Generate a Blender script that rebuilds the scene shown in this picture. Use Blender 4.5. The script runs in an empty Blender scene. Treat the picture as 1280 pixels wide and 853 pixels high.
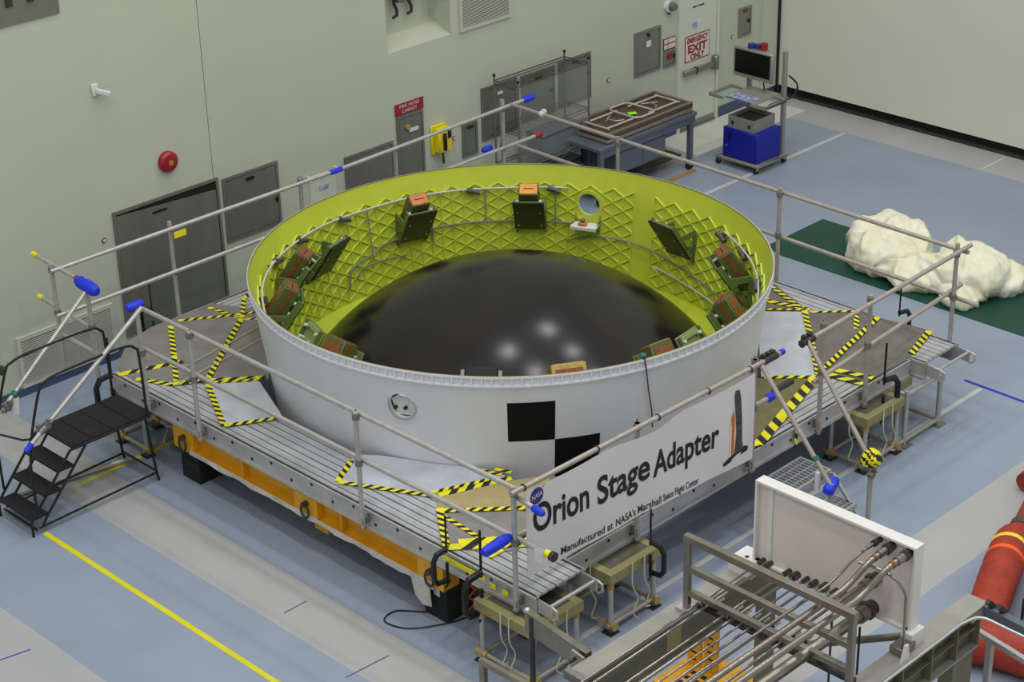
import bpy, bmesh, math, random
from mathutils import Vector, Matrix, noise
random.seed(4)
PI = math.pi
SC = bpy.context.scene
COL = SC.collection

# ------------------------------------------------------------------ camera
F_PX, YAW, PITCH, ROLL = 2435.2, 0.78008, 0.457186, -0.025791
cy_, sy_, cp_, sp_ = math.cos(YAW), math.sin(YAW), math.cos(PITCH), math.sin(PITCH)
fwd = Vector((sy_*cp_, cy_*cp_, -sp_)); rt0 = Vector((cy_, -sy_, 0)); up0 = rt0.cross(fwd)
rt = math.cos(ROLL)*rt0 + math.sin(ROLL)*up0
up = -math.sin(ROLL)*rt0 + math.cos(ROLL)*up0
cam_d = bpy.data.cameras.new('camera'); cam = bpy.data.objects.new('camera', cam_d); COL.objects.link(cam)
cam_d.sensor_fit = 'HORIZONTAL'; cam_d.sensor_width = 36.0; cam_d.lens = F_PX/1280*36
cam_d.clip_start = 0.1; cam_d.clip_end = 200
M4 = Matrix((rt, up, -fwd)).transposed().to_4x4(); M4.translation = Vector((-13.217, -13.353, 10.160))
cam.matrix_world = M4
SC.camera = cam

# ------------------------------------------------------------------ world, lamps, exposure
w = bpy.data.worlds.new('hall_light'); SC.world = w; w.use_nodes = True
bg = w.node_tree.nodes['Background']; bg.inputs[0].default_value = (0.92, 0.96, 1.0, 1); bg.inputs[1].default_value = 0.46
def lamp(x, y, z, power, size, col=(1, 0.985, 0.96)):
    d = bpy.data.lights.new('high_bay_lamp', 'AREA'); d.shape = 'DISK'; d.size = size; d.energy = power; d.color = col
    o = bpy.data.objects.new('high_bay_lamp', d); COL.objects.link(o); o.location = (x, y, z)
    return o
for lx in (-10.6, -5.1, 0.4, 5.8):
    for ly in (1.0, -2.8, -6.6, -10.4):
        lamp(lx, ly, 15.0, 105, 0.8)
SC.view_settings.view_transform = 'Standard'; SC.view_settings.look = 'None'
SC.view_settings.gamma = 1.0; SC.view_settings.use_curve_mapping = False
SC.view_settings.exposure = 0.28

# ------------------------------------------------------------------ materials
def lin(c):
    r = []
    for v in c:
        v /= 255.0
        r.append(v/12.92 if v <= 0.04045 else ((v+0.055)/1.055)**2.4)
    return (r[0], r[1], r[2], 1.0)
MATS = {}
def mat(name, rgb, rough=0.6, metal=0.0, var=0.0, scale=6.0, bump=0.0, bscale=40.0, stretch=None, spec=0.5, rgb2=None):
    m = bpy.data.materials.new(name); m.use_nodes = True; MATS[name] = m
    nt = m.node_tree; b = nt.nodes['Principled BSDF']
    b.inputs['Base Color'].default_value = lin(rgb); b.inputs['Roughness'].default_value = rough
    b.inputs['Metallic'].default_value = metal; b.inputs['Specular IOR Level'].default_value = spec
    if var > 0 or bump > 0:
        tc = nt.nodes.new('ShaderNodeTexCoord'); mp = nt.nodes.new('ShaderNodeMapping')
        nt.links.new(tc.outputs['Object'], mp.inputs[0])
        if stretch: mp.inputs['Scale'].default_value = stretch
    if var > 0:
        n = nt.nodes.new('ShaderNodeTexNoise'); n.inputs['Scale'].default_value = scale; n.inputs['Detail'].default_value = 5
        nt.links.new(mp.outputs[0], n.inputs[0])
        r = nt.nodes.new('ShaderNodeValToRGB'); nt.links.new(n.outputs[0], r.inputs[0])
        a = lin(rgb)
        if rgb2: c2 = lin(rgb2)
        else: c2 = tuple(x*(1-var) for x in a[:3])+(1,)
        r.color_ramp.elements[0].position = 0.35; r.color_ramp.elements[1].position = 0.65
        r.color_ramp.elements[0].color = c2; r.color_ramp.elements[1].color = a
        nt.links.new(r.outputs[0], b.inputs['Base Color'])
    if bump > 0:
        n2 = nt.nodes.new('ShaderNodeTexNoise'); n2.inputs['Scale'].default_value = bscale; n2.inputs['Detail'].default_value = 4
        nt.links.new(mp.outputs[0], n2.inputs[0])
        bp = nt.nodes.new('ShaderNodeBump'); bp.inputs['Strength'].default_value = bump; bp.inputs['Distance'].default_value = 0.02
        nt.links.new(n2.outputs[0], bp.inputs['Height']); nt.links.new(bp.outputs[0], b.inputs['Normal'])
    return m
mat('wall', (187, 191, 173), 0.55, var=0.05, scale=0.6)
mat('wall_right', (218, 219, 202), 0.55, var=0.05, scale=0.5)
mat('door_paint', (202, 206, 190), 0.5)
mat('baseboard', (62, 78, 108), 0.5)
mat('dark_gap', (14, 14, 14), 0.8)
mat('steel_panel', (122, 123, 112), 0.42, 0.3, var=0.22, scale=3.0, bump=0.06, bscale=60, stretch=(1, 1, 0.15))
mat('steel_panel_pale', (150, 150, 140), 0.4, 0.7, var=0.15, scale=3)  # paler, more metallic steel for small panels and door fittings
mat('steel_edge', (150, 150, 146), 0.35, 0.8)
mat('aluminium', (196, 195, 194), 0.42, 0.5, var=0.15, scale=5, bump=0.03)
mat('alu_slat', (188, 189, 192), 0.5, 0.25, var=0.18, scale=4, stretch=(1, 1, 1))
mat('alu_sheet', (208, 212, 222), 0.42, 0.3, var=0.2, scale=3, bump=0.15, bscale=8)
mat('pipe', (190, 188, 183), 0.42, 0.5, var=0.15, scale=14)
mat('pipe_warm', (180, 171, 162), 0.45, 0.45, var=0.15, scale=14)
mat('clamp', (142, 140, 134), 0.5, 0.7, var=0.3, scale=40)
mat('stainless', (152, 145, 134), 0.3, 0.85, var=0.2, scale=6)
mat('dark_steel', (84, 80, 76), 0.4, 0.7, var=0.3, scale=10)
mat('black', (15, 15, 16), 0.45)
mat('black_tread', (17, 17, 18), 0.75, bump=0.3, bscale=120)
mat('rubber', (22, 22, 23), 0.8)
mat('blue_pad', (18, 50, 210), 0.55, bump=0.2, bscale=30)
mat('red_pad', (150, 32, 34), 0.6)
mat('green_tape', (20, 110, 80), 0.6)
mat('tape_yellow', (232, 222, 18), 0.5)
mat('tape_black', (20, 20, 18), 0.5)
mat('line_yellow', (222, 214, 12), 0.5, var=0.08, scale=3)
mat('line_white', (196, 198, 198), 0.5, var=0.1, scale=4)
mat('line_blue', (20, 48, 170), 0.5)
mat('yellow_steel', (222, 160, 22), 0.45, var=0.15, scale=4)
mat('canvas', (196, 190, 180), 0.8, var=0.2, scale=8)
mat('adapter_white', (222, 224, 228), 0.42, var=0.05, scale=1.5)
mat('adapter_white_rim', (226, 228, 232), 0.4)
mat('rim_top', (150, 142, 104), 0.45, 0.2)
mat('green', (194, 206, 62), 0.45, var=0.10, scale=2.5, rgb2=(186, 199, 52))
mat('green_rib', (202, 214, 78), 0.42)
mat('dome', (34, 31, 31), 0.21, 0.0, var=0.25, scale=2.0, spec=0.3)
mat('check_black', (12, 12, 12), 0.7, spec=0.2)
mat('olive', (104, 122, 68), 0.5, var=0.15, scale=10)
mat('olive_light', (138, 146, 96), 0.5, var=0.1, scale=8)
mat('olive_box', (88, 98, 52), 0.5, var=0.2, scale=12)
mat('plate_black', (32, 36, 32), 0.5)
mat('orange_label', (214, 120, 40), 0.4, var=0.35, scale=40)
mat('orange_bright', (238, 160, 40), 0.4, var=0.35, scale=40)
mat('copper', (150, 88, 52), 0.4, 0.2, var=0.4, scale=30)
mat('gold', (190, 160, 92), 0.4, 0.3, var=0.2, scale=20)
mat('white_part', (210, 212, 206), 0.5)
mat('paper', (214, 214, 210), 0.7)
mat('cable_white', (190, 192, 186), 0.6)
mat('cable_grey', (118, 124, 108), 0.6)
mat('connector', (84, 84, 86), 0.5, 0.3)
mat('plate_steel', (148, 145, 139), 0.55, 0.35, var=0.22, scale=4, bump=0.25, bscale=70)
mat('plate_dark', (126, 121, 115), 0.55, 0.35, var=0.25, scale=4, bump=0.25, bscale=70)
mat('cardboard', (172, 158, 108), 0.75, var=0.15, scale=6)
mat('olive_mat', (118, 112, 72), 0.7, var=0.2, scale=5)
mat('stand_top', (146, 140, 94), 0.6, var=0.15, scale=8)
mat('wood_dark', (92, 88, 72), 0.6, var=0.3, scale=12)
mat('banner', (222, 219, 218), 0.6)
mat('ink', (22, 20, 22), 0.6)
mat('print_blue', (30, 56, 130), 0.6)
mat('print_red', (200, 40, 40), 0.6)
mat('print_orange', (206, 112, 40), 0.6)
mat('print_grey', (86, 80, 92), 0.6, var=0.6, scale=30)
mat('print_white', (225, 225, 225), 0.6)
mat('sign_red', (140, 26, 32), 0.5)
mat('sign_white', (214, 206, 196), 0.5)
mat('phone_yellow', (226, 208, 16), 0.45)
mat('bell_red', (150, 20, 30), 0.35)
mat('lens', (110, 112, 116), 0.25, 0.3)
mat('cart_grey', (150, 150, 142), 0.45, 0.3)
mat('cart_blue', (14, 22, 150), 0.45)
mat('screen', (8, 8, 9), 0.25)
mat('table_brown', (84, 66, 50), 0.5, var=0.25, scale=6)
mat('table_edge', (112, 102, 92), 0.5)
mat('bench_grey', (96, 102, 112), 0.5, 0.2)
mat('tube_white', (196, 188, 180), 0.4, 0.2)
mat('tag_green', (150, 240, 30), 0.6)
mat('mat_green', (6, 66, 52), 0.55, var=0.12, scale=2)
mat('sheeting', (236, 234, 216), 0.5, var=0.10, scale=3, bump=0.3, bscale=14, rgb2=(228, 226, 190))
mat('panel_white', (218, 216, 211), 0.5, var=0.05, scale=2)
mat('panel_face', (222, 211, 201), 0.5, var=0.08, scale=2)
mat('beam_grey', (160, 158, 151), 0.5, 0.4, var=0.15, scale=4)
mat('beam_olive', (120, 118, 96), 0.55, 0.25, var=0.2, scale=3)
mat('hose_red', (168, 50, 26), 0.6, var=0.25, scale=5, bump=0.5, bscale=22)
mat('hose_red_dark', (150, 52, 40), 0.6, var=0.2, scale=6)
mat('hose_orange', (244, 92, 30), 0.55)
mat('hose_yellow', (236, 214, 60), 0.55)
mat('grate', (96, 92, 88), 0.5, 0.6)
mat('mesh_black', (34, 30, 30), 0.6)
mat('silver', (190, 190, 192), 0.4, 0.7)
mat('orange_cable', (196, 80, 50), 0.6)
mat('rope', (188, 190, 160), 0.8)
mat('clear_wrap', (200, 205, 200), 0.15)
nt = MATS['clear_wrap'].node_tree; nt.nodes['Principled BSDF'].inputs['Alpha'].default_value = 0.07
mat('print_map', (196, 200, 208), 0.5, var=0.6, scale=22, rgb2=(60, 96, 170))

def floor_material():
    m = bpy.data.materials.new('floor_epoxy'); m.use_nodes = True; MATS['floor'] = m
    nt = m.node_tree; b = nt.nodes['Principled BSDF']; L = nt.links.new
    g = nt.nodes.new('ShaderNodeNewGeometry'); sp = nt.nodes.new('ShaderNodeSeparateXYZ'); L(g.outputs['Position'], sp.inputs[0])
    X, Y = sp.outputs[0], sp.outputs[1]
    def mth(op, a, v):
        n = nt.nodes.new('ShaderNodeMath'); n.operation = op
        if hasattr(a, 'links') or not isinstance(a, (int, float)): L(a, n.inputs[0])
        else: n.inputs[0].default_value = a
        if isinstance(v, (int, float)): n.inputs[1].default_value = v
        else: L(v, n.inputs[1])
        return n.outputs[0]
    gt = lambda a, v: mth('GREATER_THAN', a, v)
    lt = lambda a, v: mth('LESS_THAN', a, v)
    mul = lambda a, c: mth('MULTIPLY', a, c)
    mx = lambda a, c: mth('MAXIMUM', a, c)
    A = mul(mul(gt(X, -4.32), lt(X, -3.71)), gt(Y, -5.25))
    B = lt(X, -5.9)
    C = mul(mul(gt(Y, -5.25), lt(Y, -4.6)), gt(X, -4.32))
    D = gt(X, 9.64)
    E_ = mul(gt(Y, 3.6), gt(X, 6.6))
    G = mul(lt(Y, -6.75), gt(X, -5.9))
    mask = mx(mx(mx(A, B), mx(C, D)), mx(E_, G))
    n1 = nt.nodes.new('ShaderNodeTexNoise'); n1.inputs['Scale'].default_value = 0.9; n1.inputs['Detail'].default_value = 8; L(g.outputs['Position'], n1.inputs[0])
    def ramp(c0, c1):
        r = nt.nodes.new('ShaderNodeValToRGB'); r.color_ramp.elements[0].position = 0.3; r.color_ramp.elements[1].position = 0.7
        r.color_ramp.elements[0].color = lin(c0); r.color_ramp.elements[1].color = lin(c1); L(n1.outputs[0], r.inputs[0]); return r.outputs[0]
    blue = ramp((137, 148, 166), (147, 158, 177)); beige = ramp((164, 165, 167), (174, 173, 173))
    mixn = nt.nodes.new('ShaderNodeMix'); mixn.data_type = 'RGBA'; L(mask, mixn.inputs[0]); L(blue, mixn.inputs[6]); L(beige, mixn.inputs[7])
    L(mixn.outputs[2], b.inputs['Base Color'])
    n2 = nt.nodes.new('ShaderNodeTexNoise'); n2.inputs['Scale'].default_value = 3; n2.inputs['Detail'].default_value = 6; L(g.outputs['Position'], n2.inputs[0])
    mr = nt.nodes.new('ShaderNodeMapRange'); mr.inputs[3].default_value = 0.32; mr.inputs[4].default_value = 0.5; L(n2.outputs[0], mr.inputs[0]); L(mr.outputs[0], b.inputs['Roughness'])
    b.inputs['Specular IOR Level'].default_value = 0.4
floor_material()

# ------------------------------------------------------------------ mesh helpers
def V(*a): return Vector(a)
class MB:
    def __init__(s): s.v = []; s.f = []; s.m = []
    def add(s, vs, fs, mi=0):
        o = len(s.v); s.v += [Vector(p) for p in vs]
        for f in fs: s.f.append([i+o for i in f]); s.m.append(mi)
        return s
    def box(s, c, d, rz=0, mi=0, R=None):
        c = Vector(c); hx, hy, hz = d[0]/2, d[1]/2, d[2]/2
        Rm = R if R is not None else Matrix.Rotation(rz, 3, 'Z')
        vs = [c + Rm @ Vector((x*hx, y*hy, z*hz)) for z in (-1, 1) for y in (-1, 1) for x in (-1, 1)]
        return s.add(vs, [(0, 2, 3, 1), (4, 5, 7, 6), (0, 1, 5, 4), (2, 6, 7, 3), (0, 4, 6, 2), (1, 3, 7, 5)], mi)
    def b2(s, p, q, mi=0):
        p = Vector(p); q = Vector(q); return s.box((p+q)/2, [abs(a) for a in (q-p)], mi=mi)
    def bar(s, p, q, w, h, upv=(0, 0, 1), mi=0):
        p = Vector(p); q = Vector(q); d = (q-p); L = d.length; d.normalize()
        u = Vector(upv); sd = d.cross(u)
        if sd.length < 1e-5: sd = d.cross(Vector((1, 0, 0)))
        sd.normalize(); u = sd.cross(d)
        R = Matrix((d, sd, u)).transposed()
        return s.box((p+q)/2, (L, w, h), R=R, mi=mi)
    def ring(s, c, d, r, n):
        d = Vector(d).normalized(); a = d.orthogonal().normalized(); b = d.cross(a)
        return [Vector(c) + r*(math.cos(2*PI*i/n)*a + math.sin(2*PI*i/n)*b) for i in range(n)]
    def cone(s, p, q, r0, r1, n=12, mi=0, caps=True):
        p = Vector(p); q = Vector(q); d = q-p
        A = s.ring(p, d, r0, n); B = s.ring(q, d, r1, n)
        fs = [(i, (i+1) % n, n+(i+1) % n, n+i) for i in range(n)]
        if caps: fs += [tuple(range(n-1, -1, -1)), tuple(range(n, 2*n))]
        return s.add(A+B, fs, mi)
    def tube(s, p, q, r, n=10, mi=0): return s.cone(p, q, r, r, n, mi)
    def path(s, pts, r, n=8, mi=0, closed=False, radii=None):
        pts = [Vector(p) for p in pts]; k = len(pts); vs = []; a = None
        for i, p in enumerate(pts):
            if closed: d = pts[(i+1) % k]-pts[i-1]
            else: d = pts[min(i+1, k-1)]-pts[max(i-1, 0)]
            d.normalize()
            if a is None: a = d.orthogonal().normalized()
            else:
                a = a - d*a.dot(d)
                a = a.normalized() if a.length > 1e-6 else d.orthogonal().normalized()
            b = d.cross(a); rr = radii[i] if radii else r
            vs += [p + rr*(math.cos(2*PI*j/n)*a+math.sin(2*PI*j/n)*b) for j in range(n)]
        fs = []
        for i in range(k if closed else k-1):
            i2 = (i+1) % k
            for j in range(n): fs.append((i*n+j, i*n+(j+1) % n, i2*n+(j+1) % n, i2*n+j))
        if not closed: fs += [tuple(range(n-1, -1, -1)), tuple((k-1)*n+j for j in range(n))]
        return s.add(vs, fs, mi)
    def lathe(s, prof, n, c=(0, 0, 0), a0=0, a1=2*PI, mi=0, closed=False, mis=None):
        c = Vector(c); full = abs(a1-a0-2*PI) < 1e-6; k = len(prof); cols = n if full else n+1
        vs = [c+Vector((r*math.cos(a0+(a1-a0)*i/n), r*math.sin(a0+(a1-a0)*i/n), z)) for i in range(cols) for (r, z) in prof]
        o = len(s.v); s.v += vs
        for i in range(n):
            i2 = (i+1) % cols
            for j in range(k if closed else k-1):
                j2 = (j+1) % k
                s.f.append([o+i*k+j, o+i2*k+j, o+i2*k+j2, o+i*k+j2]); s.m.append(mis[j] if mis else mi)
        return s
    def prism(s, pts, vec, mi=0):
        pts = [Vector(p) for p in pts]; vec = Vector(vec); n = len(pts)
        fs = [tuple(range(n-1, -1, -1)), tuple(range(n, 2*n))] + [(i, (i+1) % n, n+(i+1) % n, n+i) for i in range(n)]
        return s.add(pts+[p+vec for p in pts], fs, mi)
    def sphere(s, c, r, nu=14, nv=9, sc=(1, 1, 1), mi=0):
        c = Vector(c); vs = []; fs = []
        for j in range(nv+1):
            t = PI*j/nv
            for i in range(nu):
                vs.append(c+Vector((sc[0]*r*math.sin(t)*math.cos(2*PI*i/nu), sc[1]*r*math.sin(t)*math.sin(2*PI*i/nu), sc[2]*r*math.cos(t))))
        for j in range(nv):
            for i in range(nu): fs.append((j*nu+i, (j+1)*nu+i, (j+1)*nu+(i+1) % nu, j*nu+(i+1) % nu))
        return s.add(vs, fs, mi)
    def build(s, name, mats, parent=None, smooth=True, bevel=0, local=False, recalc=True):
        mats = mats if isinstance(mats, (list, tuple)) else [mats]
        off = Vector((0, 0, 0))
        if parent is not None and not local: off = WORLD[parent.name]
        if parent is None and not local:
            xs = [p.x for p in s.v]; ys = [p.y for p in s.v]; zs = [p.z for p in s.v]
            off = Vector(((min(xs)+max(xs))/2, (min(ys)+max(ys))/2, min(zs)))
        me = bpy.data.meshes.new(name); me.from_pydata([p-off for p in s.v], [], s.f)
        for mt in mats: me.materials.append(MATS[mt])
        me.polygons.foreach_set('material_index', s.m)
        if bevel or recalc:
            bm = bmesh.new(); bm.from_mesh(me)
            if recalc:
                bmesh.ops.remove_doubles(bm, verts=bm.verts, dist=1e-6)
                bmesh.ops.recalc_face_normals(bm, faces=bm.faces)
            if bevel: bmesh.ops.bevel(bm, geom=list(bm.edges), offset=bevel, segments=1, affect='EDGES', clamp_overlap=True)
            bm.to_mesh(me); bm.free()
        if smooth:
            me.polygons.foreach_set('use_smooth', [True]*len(me.polygons)); me.set_sharp_from_angle(angle=math.radians(38))
        o = bpy.data.objects.new(name, me); COL.objects.link(o)
        if parent is not None:
            o.parent = parent; WORLD[o.name] = off.copy()
        else:
            o.location = off; WORLD[o.name] = off.copy()
        return o
WORLD = {}
def tag(o, label=None, cat=None, group=None, kind=None):
    if label: o['label'] = label
    if cat: o['category'] = cat
    if group: o['group'] = group
    if kind: o['kind'] = kind
    return o
def thing(name, label, cat, loc=(0, 0, 0), rz=0, group=None):
    o = bpy.data.objects.new(name, None); COL.objects.link(o); o.location = loc; o.rotation_euler = (0, 0, rz)
    o.empty_display_size = 0.1; WORLD[o.name] = Vector(loc)
    return tag(o, label, cat, group)
def copy_tree(o, parent=None):
    c = o.copy(); COL.objects.link(c); c.parent = parent
    if o.name in WORLD: WORLD[c.name] = WORLD[o.name].copy()
    for ch in o.children: copy_tree(ch, c)
    return c
def text_mesh(body, size, bold=0.0, sx=1.0, align='LEFT', spacing=1.0):
    cu = bpy.data.curves.new('lettering', 'FONT'); cu.body = body; cu.size = size; cu.align_x = align; cu.offset = bold
    cu.space_character = spacing; cu.space_line = 0.9
    ob = bpy.data.objects.new('lettering', cu); COL.objects.link(ob)
    dg = bpy.context.evaluated_depsgraph_get(); me = bpy.data.meshes.new_from_object(ob.evaluated_get(dg))
    bpy.data.objects.remove(ob); bpy.data.curves.remove(cu)
    for v in me.vertices: v.co.x *= sx
    return me
def put_text(name, me, fn, material, parent):
    """map each flat text vertex (u, v) to a world point by fn"""
    off = WORLD[parent.name] if parent is not None else Vector((0, 0, 0))
    for v in me.vertices: v.co = Vector(fn(v.co.x, v.co.y)) - off
    me.materials.clear(); me.materials.append(MATS[material])
    o = bpy.data.objects.new(name, me); COL.objects.link(o); o.parent = parent
    return o
def text_width(me): xs = [v.co.x for v in me.vertices]; return min(xs), max(xs)

# ------------------------------------------------------------------ the room
YW, XR = 4.45, 10.4
fl = MB().b2((-16, -16, -0.2), (XR+0.6, YW+0.1, 0)).build('floor', 'floor', smooth=False); tag(fl, 'blue epoxy hall floor with pale grey painted bands', kind='structure')
def floor_line(p0, p1, wd, m, label=None):
    p0 = Vector((*p0, 0)); p1 = Vector((*p1, 0)); d = (p1-p0).normalized(); s = Vector((-d.y, d.x, 0))*wd/2
    b = MB().prism([p0+s, p1+s, p1-s, p0-s], (0, 0, 0.002)); b.v = [p+Vector((0, 0, 0.0005)) for p in b.v]
    o = b.build('floor_line', m, fl, smooth=False)
    if label: o['label'] = label
floor_line((-4.88, 1.75), (-4.9, -6.5), 0.055, 'line_yellow', 'yellow floor line running from the black stairs')
floor_line((-4.12, 2.3), (-2.4, 2.33), 0.05, 'line_yellow')
floor_line((-2.9, -3.39), (3.95, -3.4), 0.06, 'line_white'); floor_line((4.0, -3.15), (3.98, -4.6), 0.045, 'line_blue', 'blue tape line')
floor_line((6.0, 2.58), (9.62, 2.57), 0.07, 'line_white'); floor_line((9.64, 0.25), (10.3, 0.25), 0.04, 'line_white'); mat('floor_pale', (206, 207, 200), 0.5, var=0.06, scale=3); floor_line((7.45, 4.02), (10.05, 4.02), 0.82, 'floor_pale', 'pale painted floor strip before the exit door')
mat('scuff', (84, 92, 110), 0.6)
floor_line((-4.16, -1.11), (-3.89, -1.11), 0.014, 'scuff'); floor_line((-4.43, -2.29), (-3.95, -2.32), 0.014, 'scuff'); floor_line((-6.37, 0.19), (-6.09, 0.13), 0.014, 'line_blue')

# back wall: panels round the niche with a joint at x = -0.46
bw = MB()
NX0, NX1, NZ0, NZ1 = 2.33, 3.43, 2.62, 3.75
for x0, x1, z0, z1 in ((-16, -0.51, 0, 14), (-0.50, NX0, 0, 14), (NX1, XR+0.6, 0, 14), (NX0, NX1, 0, NZ0-0.12), (NX0, NX1, NZ1, 14)):
    bw.b2((x0, YW, z0), (x1, YW+0.12, z1))
bwo = bw.build('wall_back', 'wall', smooth=False); tag(bwo, 'pale green back wall of the hall', kind='structure')
nb = MB()
nb.b2((NX0-0.1, YW+0.42, NZ0-0.2), (NX1+0.1, YW+0.5, NZ1+0.2)); nb.b2((NX0-0.1, YW+0.12, NZ0-0.2), (NX0, YW+0.42, NZ1+0.2)); nb.b2((NX1, YW+0.12, NZ0-0.2), (NX1+0.1, YW+0.42, NZ1+0.2)); nb.b2((NX0, YW+0.12, NZ1), (NX1, YW+0.42, NZ1+0.1))
nb.prism([(NX0, YW, NZ0), (NX0, YW+0.42, NZ0+0.16), (NX0, YW+0.42, NZ0-0.12), (NX0, YW, NZ0-0.12)], (NX1-NX0, 0, 0))
nb.build('niche', 'wall', bwo, smooth=False)
bk = MB().b2((-0.6, YW+0.13, 0), (-0.4, YW+0.16, 9)); bk.build('joint_backing', 'dark_gap', bwo, smooth=False)
MB().b2((-4.6, YW-0.02, 4.22), (-2.3, YW, 6.2)).build('wall_hatch', 'steel_panel_pale', bwo, smooth=False)
for x in (-2.9, -2.64): MB().b2((x-0.035, YW-0.045, 4.42), (x+0.035, YW-0.02, 4.75)).build('hatch_bracket', 'dark_steel', bwo)
rw = MB().b2((XR, -14, 0.16), (XR+0.3, YW, 14)).build('wall_right', 'wall_right', smooth=False); tag(rw, 'large pale sliding hangar door closing the far end', kind='structure')
MB().b2((XR+0.06, -14, 0.0), (XR+0.2, YW, 0.16)).build('door_gap_shade', 'dark_gap', rw, smooth=False)  # black block filling the gap, its colour stands for the shade there
MB().b2((XR-0.02, -14, 0.0), (XR+0.04, YW, 0.05)).build('floor_rail', 'dark_steel', rw, smooth=False)
MB().b2((XR-0.07, YW-0.05, 0), (XR-0.02, YW, 9)).build('corner_gap_shade', 'dark_gap', rw, smooth=False)  # black strip, shade of the corner gap put into its colour
for i, (a, b) in enumerate(((-16, 8.0), (8.92, XR-0.08))):
    o = MB().b2((a, YW-0.015, 0), (b, YW, 0.10 if i == 0 else 0.16)).build('baseboard_back' if i == 0 else 'baseboard_corner', 'baseboard', smooth=False); tag(o, 'dark blue baseboard along the back wall', kind='structure')
# pilaster right of the exit door
o = MB().b2((9.95, YW-0.03, 0.16), (10.33, YW, 9)).build('trim_1', 'wall', smooth=False); tag(o, 'flat pale trim panel in the wall corner', kind='structure')

# ------------------------------------------------------------------ things on the wall
def wx(x): return x-0.045
def wz(z): return z+0.02
def rod_on_wall(mb, x, z, y0, y1, r, n=14): return mb.tube((x, y0, z), (x, y1, z), r, n)
def access_panel(name, x0, x1, z0, z1, label, m='steel_panel', latch=None, nameplate=None, ajar=False):
    x0, x1, z0, z1 = wx(x0), wx(x1), wz(z0), wz(z1)
    t = thing(name, label, 'wall panel', ((x0+x1)/2, YW, z0))
    f = MB(); e = 0.035
    f.b2((x0, YW-0.025, z0), (x0+e, YW, z1)); f.b2((x1-e, YW-0.025, z0), (x1, YW, z1)); f.b2((x0+e, YW-0.025, z1-e), (x1-e, YW, z1)); f.b2((x0+e, YW-0.025, z0), (x1-e, YW, z0+e))
    f.build('frame', 'steel_edge' if m == 'steel_panel_pale' else m, t)
    if ajar:
        d = MB().prism([(x0+e, YW-0.03, z0+e), (x1-e-0.02, YW-0.03, z0+e), (x1-e-0.02, YW-0.03, z1-e-0.11), (x0+e, YW-0.03, z1-e-0.02)], (0, 0.02, 0))
        MB().b2((x0+e, YW-0.008, z0+e), (x1-e, YW-0.004, z1-e)).build('opening_shade', 'dark_gap', t)  # flat black sheet painted as the shade behind the ajar leaf
    else: d = MB().b2((x0+e+0.008, YW-0.02, z0+e+0.008), (x1-e-0.008, YW-0.004, z1-e-0.008))
    dl = d.build('door_leaf', m, t)
    if latch:
        lx, lz = x0+(x1-x0)*latch[0], z0+(z1-z0)*latch[1]
        MB().box((lx, YW-0.035, lz), (0.035, 0.03, 0.05)).build('latch', 'black', dl, bevel=0.004)
    if nameplate:
        lx, lz = x0+(x1-x0)*nameplate[0], z0+(z1-z0)*nameplate[1]
        MB().box((lx, YW-0.033, lz), (nameplate[2], 0.008, nameplate[3])).build('nameplate', nameplate[4], dl)
    return t
access_panel('access_door', -1.91, -0.41, 0.2, 1.77, 'wide dark steel access door standing ajar below the red bell', ajar=True, nameplate=(0.42, 0.9, 0.2, 0.025, 'black'))
access_panel('access_door', -0.35, 0.49, 0.9, 1.72, 'square dark steel access door right of the wide ajar one', latch=(0.93, 0.42), nameplate=(0.48, 0.88, 0.12, 0.04, 'black'))
access_panel('access_door', 1.55, 2.38, 0.45, 1.45, 'low dark steel access door left of the fire hose cabinet', latch=(0.9, 0.5))
access_panel('fuse_panel', 3.6, 3.88, 0.86, 1.33, 'narrow grey steel wall panel right of the yellow telephone', nameplate=(0.5, 0.86, 0.12, 0.03, 'black'))
access_panel('electrical_panel', 3.97, 4.64, 0.99, 1.73, 'left steel electrical panel behind the wire rack', nameplate=(0.5, 0.82, 0.1, 0.04, 'paper'))
access_panel('electrical_panel', 4.73, 5.39, 1.04, 1.71, 'middle steel electrical panel behind the wire rack', m='steel_panel', latch=(0.86, 0.5), nameplate=(0.5, 0.86, 0.14, 0.04, 'black'))
access_panel('electrical_panel', 5.47, 6.12, 1.06, 1.73, 'right steel electrical panel with brown sheen behind the wire rack', latch=(0.9, 0.55), nameplate=(0.5, 0.9, 0.12, 0.03, 'black'))
access_panel('electrical_panel', 7.05, 7.62, 1.10, 1.76, 'light steel electrical panel left of the red warning sign', m='steel_panel_pale', nameplate=(0.5, 0.68, 0.1, 0.09, 'paper'), latch=(0.5, 0.88))
access_panel('pull_station', 7.69, 7.955, 1.08, 1.34, 'small steel pull station cabinet under the red warning sign', m='steel_panel_pale', latch=(0.82, 0.6), nameplate=(0.5, 0.6, 0.1, 0.08, 'sign_red'))
access_panel('electrical_panel', 9.43, 9.73, 1.13, 1.58, 'small steel panel right of the emergency exit door', m='steel_panel_pale', latch=(0.75, 0.5), nameplate=(0.5, 0.88, 0.09, 0.05, 'sign_red'))
def wall_text(parent, body, xc, zc, width, height, m, y, bold=0.0, name='lettering'):
    me = text_mesh(body, 1.0, 0, align='CENTER'); xs = [v.co.x for v in me.vertices]; ys = [v.co.y for v in me.vertices]
    kx = width/(max(xs)-min(xs)); ky = height/(max(ys)-min(ys)); cx = (max(xs)+min(xs))/2; cyv = (max(ys)+min(ys))/2
    bpy.data.meshes.remove(me)
    me = text_mesh(body, 1.0, bold, align='CENTER')
    return put_text(name, me, lambda u, v: (xc+(u-cx)*kx, y, zc+(v-cyv)*ky), m, parent)
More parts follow.
